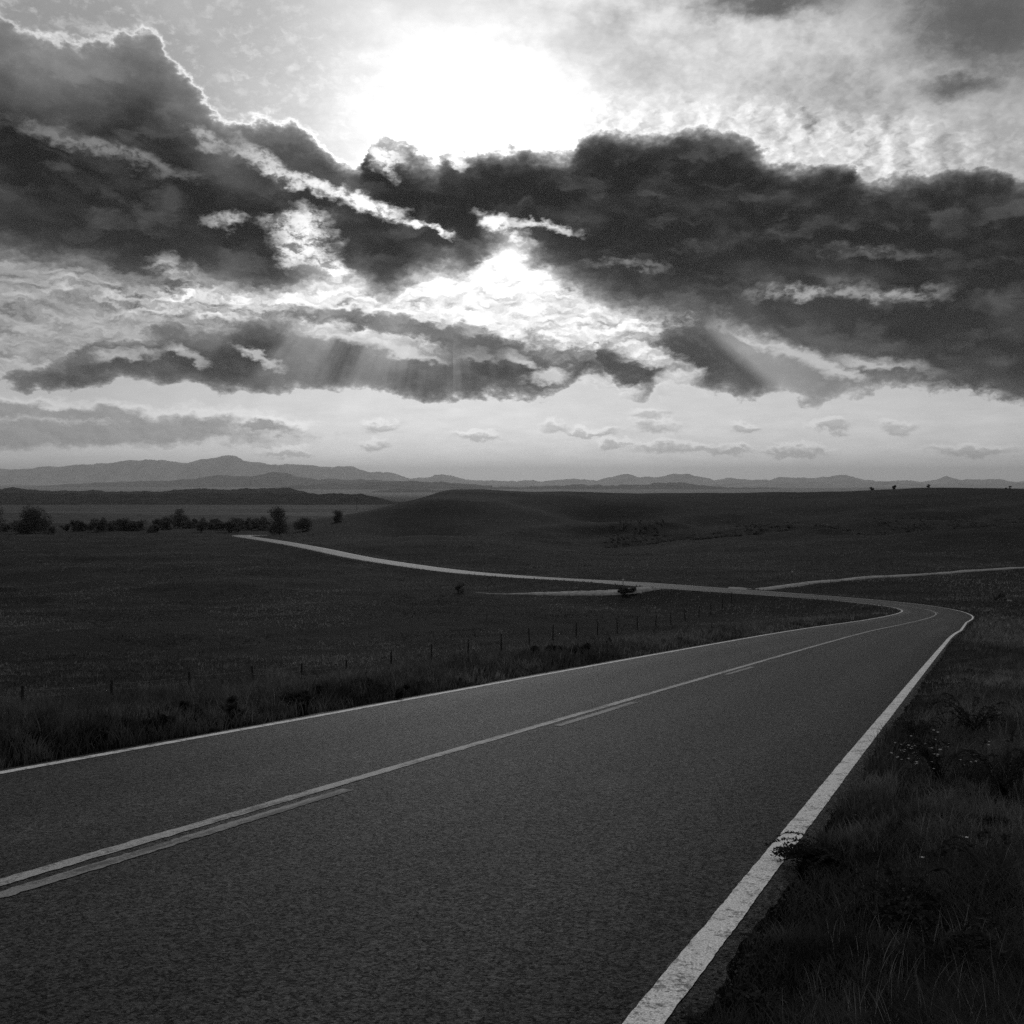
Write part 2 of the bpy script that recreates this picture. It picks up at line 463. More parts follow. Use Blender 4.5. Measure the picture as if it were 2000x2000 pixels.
def foliage(name, lo, hi, scale, through=0.45, patchy=False):
    m, b = material(name, 0.8, 0.1); nt = X.nt
    v = ss(noise(obj_co(), scale, 5, 0.6), 0.3, 0.7, lo, hi, 'LINEAR')
    if patchy: v = v * (0.45 + 0.75 * ss(noise(obj_co(), 0.05, 5, 0.6), 0.42, 0.62) + 0.55 * ss(noise(obj_co(), 0.4, 4, 0.6), 0.42, 0.62))
    grey(b, v)
    t = nt.nodes.new('ShaderNodeBsdfTranslucent'); nt.links.new(vec(v, v, v).s, t.inputs['Color'])
    mix = nt.nodes.new('ShaderNodeMixShader'); mix.inputs[0].default_value = through
    nt.links.new(b.outputs[0], mix.inputs[1]); nt.links.new(t.outputs[0], mix.inputs[2])
    nt.links.new(mix.outputs[0], nt.nodes['Material Output'].inputs['Surface'])
    return m


def mat_ground():
    m, b = material('grassland', 0.95, 0.08)
    p = obj_co()
    big = noise(mapping(p, (0, 0, 0), 0.5, (1.6, 0.8, 1)), 0.013, 6, 0.6); mid = noise(p, 0.11, 6, 0.62); fine = noise(p, 1.6, 8, 0.72); far = noise(p, 0.5, 9, 0.8)
    v = 0.0015 + 0.013 * ss(big, 0.44, 0.60) + 0.009 * ss(mid, 0.44, 0.62)
    v = v * (0.45 + 0.6 * ss(fine, 0.3, 0.7) + 0.55 * ss(far, 0.36, 0.68))
    # pale dry flats out in the valley
    x, y, z = sep(p)
    flat = ss(noise(vec(x * 0.35, y), 0.004, 4, 0.6), 0.47, 0.6) * ss(y, 520, 640) * ss(y, 2600, 1700) * ss(x, 60, -120)
    v = v + 0.035 * ss(y, 545, 660) * ss(x + y * 0.14, 12, -28) * (0.5 + ss(mid, 0.4, 0.6))      # paler tone over the valley floor
    v = mixf(flat * 0.8, v, 0.12)
    v = mixf(ss(y, 4200, 8000), v, 0.20)            # pale clay far out, its colour lightened with distance in place of haze
    grey(b, v)
    bump(b, fine + far, 0.9, 0.25)
    return m


def mat_asphalt():
    m, b = material('asphalt', 0.58, 0.28)
    p = obj_co()
    uv = X(X.nt.nodes.new('ShaderNodeUVMap').outputs[0])
    s, c, _ = sep(uv)                         # metres along, metres right of the centre line
    grain = noise(p, 62, 4, 0.8); stones = noise(p, 24, 5, 0.75); blot = noise(vec(s * 0.12, c * 0.9), 1.0, 5, 0.6); mid = noise(p, 5.5, 5, 0.7)

    def wheel(c0, w): return ex((c - c0) * (c - c0) * (-1 / (w * w)))
    tr = wheel(-2.3, 0.38) + wheel(-0.85, 0.36) + wheel(1.05, 0.4) + wheel(2.75, 0.4)
    vo = X.nt.nodes.new('ShaderNodeTexVoronoi'); vo.inputs['Scale'].default_value = 95; X.put(p, vo.inputs['Vector'])
    chip = sep(X(vo.outputs['Color']))[0]
    vo2 = X.nt.nodes.new('ShaderNodeTexVoronoi'); vo2.inputs['Scale'].default_value = 42; X.put(p, vo2.inputs['Vector'])
    chip2 = sep(X(vo2.outputs['Color']))[1]
    rnd = chip * chip * 0.7 + chip2 * chip2 * chip2 * 0.5
    v = 0.003 + 0.060 * rnd + 0.012 * ss(grain, 0.45, 0.6)
    v = v * (0.62 + 0.5 * ss(blot, 0.38, 0.62) + 0.25 * ss(mid, 0.4, 0.6))
    v = v * (0.34 + 0.40 * tr) * (0.72 + 0.6 * ss(noise(vec(s * 0.045, c * 0.55), 1.0, 3, 0.5), 0.38, 0.62))
    v = v + 0.05 * ss(noise(p, 95, 1, 0.5), 0.68, 0.78)                    # pale chips of stone
    # sealed cracks across the lanes
    crack = X.m('ABSOLUTE', X.m('SUBTRACT', X.m('FRACT', s * 0.083 + noise(p, 0.9, 4, 0.6) * 0.03), 0.5))
    v = v * (1.0 - 0.5 * ss(crack, 0.0030, 0.0012) * ss(noise(p, 0.35, 2), 0.47, 0.55))
    v = v + 0.035 * ss(vm('LENGTH', mapping(uv, (-2.3, 2.03, 0), 0, (0.75, 0.30, 1))), 1.0, 0.1) * ss(stones, 0.3, 0.6)   # scuffed pale patch
    grey(b, v)
    X.nt.links.new((0.03 + 0.42 * rnd).s, b.inputs['Specular IOR Level'])
    bump(b, grain + stones + rnd * 0.5, 1.0, 0.022)
    return m


def mat_paint(name, val, WORN):
    m, b = material(name, 0.7, 0.25)
    p = obj_co()
    a = noise(p, 42, 4, 0.75); c = noise(p, 7, 5, 0.65); fl = noise(p, 110, 2, 0.6)
    uv = X(X.nt.nodes.new('ShaderNodeUVMap').outputs[0]); sx, cx, _ = sep(uv)
    worn = noise(vec(sx * 0.55, cx * 7.0), 1.0, 5, 0.65)
    wear = ss(a + (c - 0.5) * 0.8 + (worn - 0.5) * WORN, 0.50, 0.68)
    v = mixf(wear * 0.8, val * (0.62 + 0.76 * ss(fl, 0.3, 0.7)), 0.035)
    grey(b, v)
    bump(b, fl, 0.4, 0.006)
    return m


M_GROUND = mat_ground()
M_ASPH = mat_asphalt()
M_WHITE = mat_paint('white_paint', 0.80, 0.25)
M_YELLOW = mat_paint('yellow_paint', 0.42, 1.2)
M_FADED = mat_paint('faded_paint', 0.24, 2.4)
M_GRASS = foliage('grass_blades', 0.022, 0.22, 3.0, 0.5, True)
M_DRY = foliage('dry_stalks', 0.12, 0.34, 9, 0.4)
M_LEAF = foliage('leaves', 0.05, 0.15, 0.8, 0.5)
M_WEED = foliage('weed_leaves', 0.016, 0.06, 18, 0.4)
M_VERGE = foliage('verge_weeds', 0.014, 0.07, 9, 0.4)
M_BARK = simple('bark', 0.04, 0.10, 6, 0.95, 0.1, 0.5)
M_WOOD = simple('weathered_wood', 0.012, 0.035, 12, 0.95, 0.1, 0.4)
M_WIRE = simple('wire', 0.03, 0.06, 20, 0.6, 0.4)
M_GRAVEL = simple('pale_gravel', 0.20, 0.42, 1.2, 0.95, 0.1, 0.5)
M_PETAL = simple('petals', 0.55, 0.8, 30, 0.7, 0.2)
M_ROCK = simple('rock', 0.22, 0.4, 3, 0.95, 0.1, 0.6)
M_POSTW = simple('white_post', 0.4, 0.6, 5, 0.7, 0.2)
M_HILL = simple('hazed_clay_hills', 0.34, 0.52, 0.0016, 1.0, 0.0, 1.0, 40)  # pale clay, lightened further to carry some of the distance haze
M_WOODED = simple('hazed_scrub_hills', 0.11, 0.22, 0.004, 1.0, 0.0, 1.0, 20)  # scrub tone raised to paint in haze on the middle ranges
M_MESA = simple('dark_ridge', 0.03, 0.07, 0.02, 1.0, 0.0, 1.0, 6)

# ------------------------------------------------------------------ the road in plan and profile
HD = np.array([0.43194, 0.90190])                       # heading down the slope past the camera
KS = np.arange(30, 150, 8.0)
CURV = [0.0, -0.0019, -0.002, -0.0001, 0.0, 0.0, 0.0, 0.0066, 0.0224, 0.0343, 0.0356, 0.0281, 0.0185, 0.0129, 0.0109]
GRADE = [-0.111, -0.1115, -0.1107, -0.1094, -0.1074, -0.1046, -0.0998, -0.0925, -0.0831, -0.0722, -0.0609, -0.049, -0.0367, -0.0244, -0.0122]
P0 = np.array([0.0, 11.18, -2.90])


def road_axis():
    S = np.arange(0, 145.5, 0.5)
    k = np.interp(S, KS, CURV, left=0); g = np.interp(S, np.r_[0, KS], np.r_[-0.108, GRADE])
    e = np.interp(S, [0, 30, 60, 90, 120, 150], [0.05, 0.0224, 0.0116, -0.0188, -0.0375, -0.0126])
    a = math.atan2(HD[0], HD[1]) - np.concatenate([[0], np.cumsum((k[1:] + k[:-1]) / 2 * 0.5)])
    ii = lambda d: np.concatenate([[0], np.cumsum((d[1:] + d[:-1]) / 2 * 0.5)])
    p = np.stack([P0[0] + ii(np.sin(a)), P0[1] + ii(np.cos(a)), P0[2] + ii(g)], 1)
    # behind: straight on up the hill past the camera
    sb = np.arange(-60, 0, 0.5)
    pb = np.stack([P0[0] + sb * HD[0], P0[1] + sb * HD[1], P0[2] - 0.108 * sb], 1)
    # beyond the bend: down into the valley
    def at(px, py, d): return ((px - 1000) / F * d, d, -(py - Y0) / F * d)
    far = np.array([p[-12], p[-1], at(1228, 1139.5, 148), at(1155, 1134.5, 158), at(1000, 1125.5, 182), at(866, 1113.5, 208), at(710, 1091, 245),
                    at(617, 1072, 275), at(555, 1060.5, 302), at(505, 1052.5, 330), at(478, 1048.6, 350), at(470, 1046.8, 366), at(476, 1045.6, 380), at(500, 1045.6, 395),
                    at(535, 1046, 410), at(575, 1047, 425)])
    q = []
    for i in range(1, len(far) - 1):
        a0, a1, a2 = far[i - 1], far[i], far[i + 1]; a3 = far[min(i + 2, len(far) - 1)]
        n = max(2, int(np.linalg.norm(a2 - a1) / 1.0))
        for t in np.arange(1, n + 1) / n:
            q.append(0.5 * ((2 * a1) + (a2 - a0) * t + (2 * a0 - 5 * a1 + 4 * a2 - a3) * t * t + (3 * a1 - a0 - 3 * a2 + a3) * t ** 3))
    q = np.array(q)
    ax = np.concatenate([pb, p, q])
    eb = np.full(len(pb), 0.05)
    ef = np.interp(np.arange(len(q)), [0, 25, len(q)], [-0.013, -0.035, -0.03])
    e = np.concatenate([eb, e, ef])
    ds = np.r_[0, np.cumsum(np.linalg.norm(np.diff(ax[:, :2], axis=0), axis=1))]
    s = ds - ds[len(pb)]
    t = np.gradient(ax[:, :2], axis=0); t /= np.linalg.norm(t, axis=1)[:, None]
    nrm = np.stack([t[:, 1], -t[:, 0]], 1)
    wr = np.interp(s, [50, 72, 95, 110], [3.72, 3.1, 3.1, 3.6])
    wl = np.full(len(s), 3.0)
    return ax, e, s, nrm, wl, wr


AX, EE, SS, NR, WL, WR = road_axis()
i0 = np.searchsorted(SS, 0)


def road_pt(idx, c, lift=0.0):
    """points c metres right of the centre line at stations idx"""
    c = np.broadcast_to(c, idx.shape)
    return np.stack([AX[idx, 0] + NR[idx, 0] * c, AX[idx, 1] + NR[idx, 1] * c, AX[idx, 2] + EE[idx] * c + lift], 1)


# ------------------------------------------------------------------ the lie of the land
Dk = [1, 9, 20, 32, 45, 60, 80, 100, 130, 160, 190, 230, 280, 330, 380, 430, 520, 600, 680, 760, 830, 1000, 1500, 2500, 4000, 8000, 70000]
FARZ = {1000: -31, 1500: -42, 2500: -62, 4000: -82, 8000: -100, 70000: -105}
COLS = {
    -400: {1: -1.8, 9: -3.7, 20: -6.2, 32: -8.5, 60: -12.4, 100: -16, 190: -18.4, 330: -20.5, 430: -22.3, 680: -27},
    0: {1: -1.8, 9: -3.6, 20: -5.8, 32: -8.1, 60: -12.0, 100: -15.8, 190: -18.4, 330: -20.3, 430: -22.2, 680: -27},
    300: {1: -1.8, 9: -3.3, 20: -5.5, 32: -7.9, 60: -12.0, 100: -15.5, 190: -18.6, 330: -20.5, 430: -22.8, 680: -27},
    540: {1: -1.8, 9: -3.1, 20: -5.3, 32: -7.7, 60: -12.0, 100: -15.5, 190: -18.6, 330: -20.3, 430: -23.6, 520: -24.5, 680: -27},
    660: {1: -1.8, 9: -3.0, 20: -5.2, 45: -10, 60: -12.2, 100: -15.4, 190: -18.6, 280: -20, 380: -20.5, 430: -19.5, 520: -17.0, 600: -22, 680: -28},
    760: {1: -1.8, 9: -3.0, 20: -5.0, 45: -9.6, 60: -12, 100: -15.4, 190: -18.6, 280: -20, 330: -20.3, 430: -18.2, 520: -15.2, 600: -14.6, 680: -20, 760: -27},
    870: {1: -1.7, 9: -2.9, 20: -4.8, 45: -9, 60: -11.8, 100: -15.2, 190: -18.8, 280: -20, 330: -20, 430: -17.5, 520: -14, 600: -9.4, 680: -4.6, 760: -7.5, 830: -16, 1000: -28},
    1000: {1: -1.7, 9: -2.8, 20: -4.6, 45: -8.6, 60: -11.5, 100: -15.2, 160: -18.2, 230: -19.5, 330: -21, 430: -19.5, 520: -16, 600: -11.5, 680: -7.2, 760: -7.0, 1000: -25},
    1200: {1: -1.7, 9: -2.6, 20: -4.2, 45: -8.2, 60: -11.0, 100: -15.2, 130: -16.6, 160: -17.5, 230: -19.6, 280: -21.6, 330: -26.5, 430: -26, 520: -20.5, 600: -15, 680: -10, 760: -8.1, 830: -9, 1000: -25},
    1400: {1: -1.65, 9: -2.6, 20: -4.1, 45: -7.8, 60: -10.4, 100: -15, 130: -16.2, 160: -17, 230: -19.3, 280: -20.6, 330: -25.0, 430: -25, 520: -20, 600: -14.5, 680: -10, 760: -8.0, 830: -8.4, 1000: -24},
    1600: {1: -1.6, 9: -2.6, 20: -4.0, 45: -7.2, 60: -9.8, 80: -12.0, 100: -13.8, 130: -15.8, 160: -16.9, 230: -18.6, 280: -19, 330: -19.9, 380: -23.6, 430: -24, 520: -20, 600: -15, 680: -11, 760: -8.4, 830: -8.0, 1000: -22},
    1800: {1: -1.55, 9: -2.6, 20: -4.0, 45: -6.9, 60: -8.9, 80: -11.1, 100: -13.2, 130: -15.2, 160: -16.5, 190: -17.5, 230: -18.4, 280: -18.8, 330: -19.1, 380: -22.6, 430: -22.6, 520: -17.5, 600: -12.2, 680: -8.2, 760: -5.9, 830: -5.5, 1000: -18},
    2000: {1: -1.5, 9: -2.5, 20: -3.8, 45: -6.6, 60: -8.4, 80: -10.8, 100: -13, 130: -15, 160: -16.2, 190: -17, 230: -18.8, 280: -19, 330: -18.8, 380: -21.5, 430: -21.2, 520: -15.5, 600: -11, 680: -8.5, 760: -6.9, 830: -6.4, 1000: -18},
    2500: {1: -1.4, 9: -2.4, 20: -3.6, 45: -6.2, 60: -8, 80: -10, 100: -12, 130: -14, 160: -15.5, 190: -16.4, 230: -18, 280: -18.5, 330: -18.5, 430: -19, 520: -14, 680: -8, 830: -6, 1000: -18},
}
UF = np.arange(-700, 2801, 20.0)
LF = np.arange(0, math.log(70000), 0.02)
def _table():
    us = sorted(COLS); T = []
    for u in us:
        d = dict(FARZ); d.update(COLS[u]); ks = sorted(d)
        T.append(np.interp(LF, np.log(ks), [d[k] for k in ks]))
    T = np.array(T)
    G = np.stack([np.interp(UF, us, T[:, j]) for j in range(T.shape[1])], 1)
    def blur(A, sig, ax):
        r = int(3 * sig) + 1; k = np.exp(-0.5 * (np.arange(-r, r + 1) / sig) ** 2); k /= k.sum()
        A = np.moveaxis(A, ax, 0); P = np.concatenate([np.repeat(A[:1], r, 0), A, np.repeat(A[-1:], r, 0)])
        return np.moveaxis(sum(k[i] * P[i:i + len(A)] for i in range(2 * r + 1)), 0, ax)
    return blur(blur(G, 1.3, 0), 2.0, 1)
TAB = _table()


def base_z(x, y):
    r = np.hypot(x, y)
    az = np.arctan2(x, y)
    u = 1000 + F * np.tan(np.clip(az, -0.72, 0.72))
    dpt = np.where(np.abs(az) < 0.72, r * np.cos(np.clip(az, -0.72, 0.72)), r * math.cos(0.72))
    a = (np.clip(u, UF[0], UF[-1] - 1e-3) - UF[0]) / 20.0; b = np.clip(np.log(np.maximum(dpt, 1.0)), 0, LF[-1] - 0.021) / 0.02
    i = a.astype(int); j = b.astype(int); fa = a - i; fb_ = b - j
    z = (TAB[i, j] * (1 - fa) + TAB[i + 1, j] * fa) * (1 - fb_) + (TAB[i, j + 1] * (1 - fa) + TAB[i + 1, j + 1] * fa) * fb_
    # behind the camera the hill goes on climbing gently
    back = sstep((np.abs(az) - 0.9) / 0.8)
    zb = -1.5 + 0.1 * np.minimum(r, 120) - 0.00005 * np.maximum(r - 120, 0)
    zb = np.maximum(zb, -60)
    return z * (1 - back) + zb * back


def ground_z(x, y):
    x = np.asarray(x, float); y = np.asarray(y, float); sh = x.shape
    x = x.ravel(); y = y.ravel()
    z = base_z(x, y); r = np.hypot(x, y)
    w = sstep((r - 25) / 60) * sstep((3000 - r) / 1500)
    z = z + w * ((0.7 + 1.3 * sstep((-x / np.maximum(y, 1) + 0.15) / 0.2) * sstep((r - 55) / 60) * sstep((330 - r) / 90)) * fbm(x / 48, y / 36, 3) + (1.5 + 11.0 * sstep((r - 260) / 160) * sstep((x / np.maximum(y, 1) + 0.2) / 0.12) * sstep((y + 1) / 2)) * sstep((r - 180) / 200) * (0.2 + 0.8 * sstep((670 - r) / 150)) * fbm(x / 105 + 0.4, y / 105, 9))
    z = z + 0.10 * fbm(x / 2.3, y / 2.3, 5, 3) * sstep((400 - r) / 300)
    # the road bed, its shoulders and the embankment
    near = np.where(r < 520)[0]
    st = AX[::2]; en = NR[::2]; ee = EE[::2]; wl = WL[::2]; wr = WR[::2]
    for c0 in range(0, len(near), 20000):
        k = near[c0:c0 + 20000]
        d2 = (x[k, None] - st[None, :, 0]) ** 2 + (y[k, None] - st[None, :, 1]) ** 2
        j = d2.argmin(1)
        off = (x[k] - st[j, 0]) * en[j, 0] + (y[k] - st[j, 1]) * en[j, 1]
        dist = np.sqrt(d2[np.arange(len(k)), j])
        o = np.where(off > 0, dist, -dist)
        zr = st[j, 2] + ee[j] * np.clip(o, -3.6, 4.4)
        out_r = np.maximum(o - wr[j] - 0.13, 0); out_l = np.maximum(-o - wl[j] - 0.12, 0)
        out = out_r + out_l
        rk = r[k]
        zr = zr + np.where(out > 0, -0.05 + 0.10 * sstep(out / 0.9) - 0.13 * out_l * sstep(out_l / 3.0) - 0.03 * out_r + 0.07 * fbm(x[k] / 0.7, y[k] / 0.7, 21, 3) * sstep(out / 0.6), -0.14)
        span = np.where(o > 0, 14.0, 22.0) * np.clip(1.2 - rk / 500, 0.45, 1)
        wgt = sstep(out / span)
        z[k] = zr * (1 - wgt) + z[k] * wgt
    return z.reshape(sh)


def build_ground():
    a_front = np.linspace(-0.62, 0.62, 900)
    a_rest = np.linspace(0.62, 2 * math.pi - 0.62, 120)[1:-1]
    ang = np.concatenate([a_front, a_rest])
    rr = np.concatenate([[0.35], np.geomspace(0.7, 420, 520), np.geomspace(430, 60000, 150)])
    A, R = np.meshgrid(ang, rr)
    x = R * np.sin(A); y = R * np.cos(A)
    z = ground_z(x, y)
    v = np.stack([x, y, z], -1).reshape(-1, 3)
    q = grid_quads(len(rr), len(ang), True)
    cz = float(ground_z(np.array([0.0]), np.array([0.0]))[0])
    n = len(v); v = np.concatenate([v, [[0, 0, cz]]])
    t = np.stack([np.arange(len(ang)), np.full(len(ang), n), np.roll(np.arange(len(ang)), -1)], 1)
    me = mesh('ground', v, q[:, ::-1], t[:, ::-1], smooth=True)
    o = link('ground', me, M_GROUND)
    return tag(o, 'dark rolling grassland of the hillside and the valley below the road', kind='structure')


build_ground()


def ribbon(name, idx, c0, c1, lift, mat, skirt=0.0, ncs=2, jitter=0.0, rng=None):
    """a strip of the road surface between the lateral offsets c0 and c1"""
    rows = []
    ts = np.linspace(0, 1, ncs)
    c0 = np.broadcast_to(c0, idx.shape).astype(float); c1 = np.broadcast_to(c1, idx.shape).astype(float)
    if jitter:
        c0 = c0 + rng.normal(size=len(idx)) * jitter; c1 = c1 + rng.normal(size=len(idx)) * jitter
    cs = [c0 * (1 - t) + c1 * t for t in ts]
    P = [road_pt(idx, c, lift) for c in cs]
    if skirt:
        a = P[0].copy(); a[:, 2] -= skirt; a[:, :2] -= NR[idx] * 0.15
        b = P[-1].copy(); b[:, 2] -= skirt; b[:, :2] += NR[idx] * 0.15
        P = [a] + P + [b]; cs = [c0 - 0.15] + cs + [c1 + 0.15]
    v = np.stack(P, 1).reshape(-1, 3)
    q = grid_quads(len(idx), len(P))
    me = mesh(name, v, q[:, ::-1])
    uv = me.uv_layers.new(name='UVMap')
    u = np.stack([np.repeat(SS[idx][:, None], len(P), 1), np.stack(cs, 1)], -1).reshape(-1, 2)
    li = np.zeros(len(me.loops), np.int32); me.loops.foreach_get('vertex_index', li)
    uv.data.foreach_set('uv', u[li].astype(np.float32).ravel())
    return link(name, me, mat)


ALL = np.arange(len(SS))
rng = np.random.default_rng(5)
# fine stations near the camera so that the painted edges can be ragged
def refine():
    global AX, EE, SS, NR, WL, WR, ALL
    s = np.concatenate([np.arange(SS[0], -12, 1.0), np.arange(-12, 20, 0.04), np.arange(20, 60, 0.2), np.arange(60, SS[-1], 0.5)])
    f = lambda a: np.stack([np.interp(s, SS, a[:, k]) for k in range(a.shape[1])], 1)
    AX, NR = f(AX), f(NR); EE, WL, WR = np.interp(s, SS, EE), np.interp(s, SS, WL), np.interp(s, SS, WR); SS = s
    ALL = np.arange(len(SS))


COARSE = (AX, EE, SS, NR, WL, WR)
refine()
edge_r = WR + 0.16 + 0.055 * fbm(SS / 0.28, SS * 0 + 3.3, 2, 5) + 0.05 * fbm(SS / 2.5, SS * 0 + 8.3, 2, 2)
edge_l = -WL - 0.16 + 0.05 * fbm(SS / 0.6, SS * 0 + 1.1, 7, 4)
tag(ribbon('road', ALL, edge_l, edge_r, 0.0, M_ASPH, skirt=0.4, ncs=7), 'two-lane asphalt road running downhill and bending left into the valley', kind='structure')
tag(ribbon('edge_line', ALL, WR - 0.07 + 0.004 * fbm(SS / 0.15, SS * 0, 33, 3), WR + 0.07 + 0.004 * fbm(SS / 0.15, SS * 0, 34, 3), 0.004, M_WHITE, jitter=0.0012, rng=rng), 'white edge line along the right side of the road', kind='structure')
tag(ribbon('edge_line', ALL, -WL - 0.06, -WL + 0.06, 0.004, M_WHITE, jitter=0.0012, rng=rng), 'thin white edge line along the left side of the road', kind='structure')
tag(ribbon('centre_line', ALL, -0.06 + 0.006 * fbm(SS / 0.12, SS * 0, 31, 3), 0.06 + 0.012 * fbm(SS / 0.16, SS * 0, 32, 3), 0.004, M_YELLOW, jitter=0.003, rng=rng), 'continuous centre line of the road', kind='structure')
for s0, s1 in ((-17.0, -14.0), (-8.6, -3.5), (0.8, 3.85), (9.6, 12.2), (91, 94)):
    idx = ALL[(SS >= s0) & (SS <= s1)]
    tag(ribbon('lane_dash', idx, 0.150, 0.262, 0.004, M_FADED, jitter=0.006, rng=rng), 'worn broken line beside the centre line', kind='structure')
AX, EE, SS, NR, WL, WR = COARSE


# ------------------------------------------------------------------ pale tracks through the grass
def at(px, py, d): return np.array([(px - 1000) / F * d, d])


def track(name, pts, width, label, lift=0.10):
    pts = np.array(pts); n = 160
    t = np.r_[0, np.cumsum(np.linalg.norm(np.diff(pts, axis=0), axis=1))]
    tt = np.linspace(0, t[-1], n)
    x = np.interp(tt, t, pts[:, 0]); y = np.interp(tt, t, pts[:, 1])
    k = np.ones(9) / 9
    x[4:-4] = np.convolve(x, k, 'valid'); y[4:-4] = np.convolve(y, k, 'valid')
    d = np.stack([np.gradient(x), np.gradient(y)], 1); d /= np.linalg.norm(d, axis=1)[:, None]
    nx, ny = d[:, 1], -d[:, 0]
    wv = width / 2 * (1 + 0.25 * fbm(tt / 9, tt * 0, 4, 3)) * (0.12 + 0.88 * sstep((tt[-1] - tt) / 14))
    cols = []
    for c, dz in ((-1.25, -0.35), (-1, lift), (0, lift + 0.03), (1, lift), (1.25, -0.35)):
        px, py = x + nx * wv * c, y + ny * wv * c
        cols.append(np.stack([px, py, ground_z(px, py) + dz], 1))
    me = mesh(name, np.stack(cols, 1).reshape(-1, 3), grid_quads(n, 5)[:, ::-1])
    return tag(link(name, me, M_GRAVEL), label, kind='structure')


track('track', [at(1425, 0, 134), at(1480, 0, 150), at(1560, 0, 158), at(1700, 0, 168), at(1850, 0, 176), at(2000, 0, 184), at(2300, 0, 196)], 2.6,
      'pale gravel track leaving the road and running off to the right')
track('track', [at(1360, 0, 139.5), at(1300, 0, 138.2), at(1250, 0, 138), at(1200, 0, 139), at(1100, 0, 144), at(1000, 0, 148), at(930, 0, 150)], 3.0,
      'pale gravel track leaving the road and running left into the field')


# ------------------------------------------------------------------ distant hills and mountains
def ridge(name, prof, dist, depth, base, label, mat, rough_amp=0.03, seed=0, slant=0.0):
    """a real ridge: crest line at its distance, slopes falling to the plain on both sides"""
    prof = np.array(prof, float)
    u = np.arange(prof[0, 0], prof[-1, 0] + 1, 1.6)
    py = np.interp(u, prof[:, 0], prof[:, 1])
    d = dist * (1 + slant * (u - 1000) / 1000)
    x = (u - 1000) / F * d
    H = -(py - Y0) / F * d
    H = H + (d / F) * (2.6 * fbm(u / 16, u * 0 + seed, seed, 5) + 1.5 * np.abs(fbm(u / 7, u * 0 + seed, seed + 3, 3)))
    H = np.maximum(H, base)
    ts = np.array([-1, -0.8, -0.62, -0.48, -0.36, -0.26, -0.17, -0.1, -0.05, 0, 0.08, 0.2, 0.4, 0.7, 1.0])
    rows = []
    for t in ts:
        fall = (1 - abs(t)) ** 1.5
        gul = fbm(u / 14 + 7 * t, t * 3.1 + u * 0, seed + 11, 4) * rough_amp * (1 - fall) * fall * 4
        z = base + (H - base) * np.clip(fall + gul, 0, 1.0 if t else 1)
        rows.append(np.stack([x * (1 + t * depth / dist * 0.4), d + t * depth + 0.25 * depth * (1 - fall) * fbm(u / 25, u * 0 + t, seed + 5, 3), z - (3 if abs(t) == 1 else 0)], 1))
    me = mesh(name, np.concatenate(rows), grid_quads(len(ts), len(u)), smooth=True)
    return tag(link(name, me, mat), label, kind='structure')


RA = [(-500, 936), (-150, 925), (0, 917), (25, 917), (100, 912), (180, 907), (240, 901), (300, 898), (365, 904), (385, 900), (420, 894), (440, 891), (462, 892), (475, 900),
      (520, 906), (600, 909), (650, 914), (665, 912), (690, 913), (720, 922), (765, 924), (800, 935), (845, 931), (862, 926), (885, 931), (900, 935), (930, 939),
      (960, 941), (980, 945)]
RA2 = [(940, 944), (960, 939), (1000, 940), (1040, 937), (1060, 940), (1100, 937), (1120, 934), (1165, 940), (1200, 930), (1225, 926), (1250, 932), (1285, 932),
       (1320, 925), (1340, 926), (1370, 932), (1395, 937), (1420, 934), (1470, 938), (1500, 937), (1530, 932), (1560, 933), (1590, 934), (1610, 931), (1650, 928),
       (1690, 938), (1740, 941), (1770, 939), (1800, 941), (1825, 938), (1846, 933), (1849, 930), (1853, 932), (1880, 938), (1930, 935), (1955, 935), (1975, 941), (2100, 940), (2400, 935)]
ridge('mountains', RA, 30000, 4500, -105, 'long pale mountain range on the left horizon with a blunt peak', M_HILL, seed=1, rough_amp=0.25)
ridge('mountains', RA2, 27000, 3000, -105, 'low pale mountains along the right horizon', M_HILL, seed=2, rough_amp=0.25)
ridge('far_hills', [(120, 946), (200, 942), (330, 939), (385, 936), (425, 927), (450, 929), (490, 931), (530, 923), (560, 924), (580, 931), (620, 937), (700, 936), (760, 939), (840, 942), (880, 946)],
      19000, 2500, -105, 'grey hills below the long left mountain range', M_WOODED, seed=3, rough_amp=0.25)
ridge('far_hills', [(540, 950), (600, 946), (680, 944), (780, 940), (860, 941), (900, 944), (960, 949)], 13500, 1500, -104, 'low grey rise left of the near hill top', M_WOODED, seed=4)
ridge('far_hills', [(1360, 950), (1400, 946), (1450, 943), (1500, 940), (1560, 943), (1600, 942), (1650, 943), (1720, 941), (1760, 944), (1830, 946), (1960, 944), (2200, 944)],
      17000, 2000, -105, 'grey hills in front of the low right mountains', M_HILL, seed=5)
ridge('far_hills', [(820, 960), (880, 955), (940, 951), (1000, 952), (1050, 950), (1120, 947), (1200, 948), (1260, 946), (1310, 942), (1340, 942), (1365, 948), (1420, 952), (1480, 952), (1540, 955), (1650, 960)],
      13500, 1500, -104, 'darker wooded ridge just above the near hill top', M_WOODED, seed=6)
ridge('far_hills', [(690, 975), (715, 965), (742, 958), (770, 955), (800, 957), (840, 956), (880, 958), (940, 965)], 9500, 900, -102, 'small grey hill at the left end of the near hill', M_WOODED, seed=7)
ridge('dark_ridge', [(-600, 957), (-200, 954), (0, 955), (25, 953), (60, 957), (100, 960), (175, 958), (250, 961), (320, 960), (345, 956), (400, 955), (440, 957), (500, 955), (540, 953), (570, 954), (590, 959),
                     (615, 966), (660, 972)], 4600, 600, -84, 'dark flat-topped ridge across the left valley', M_MESA, seed=8)
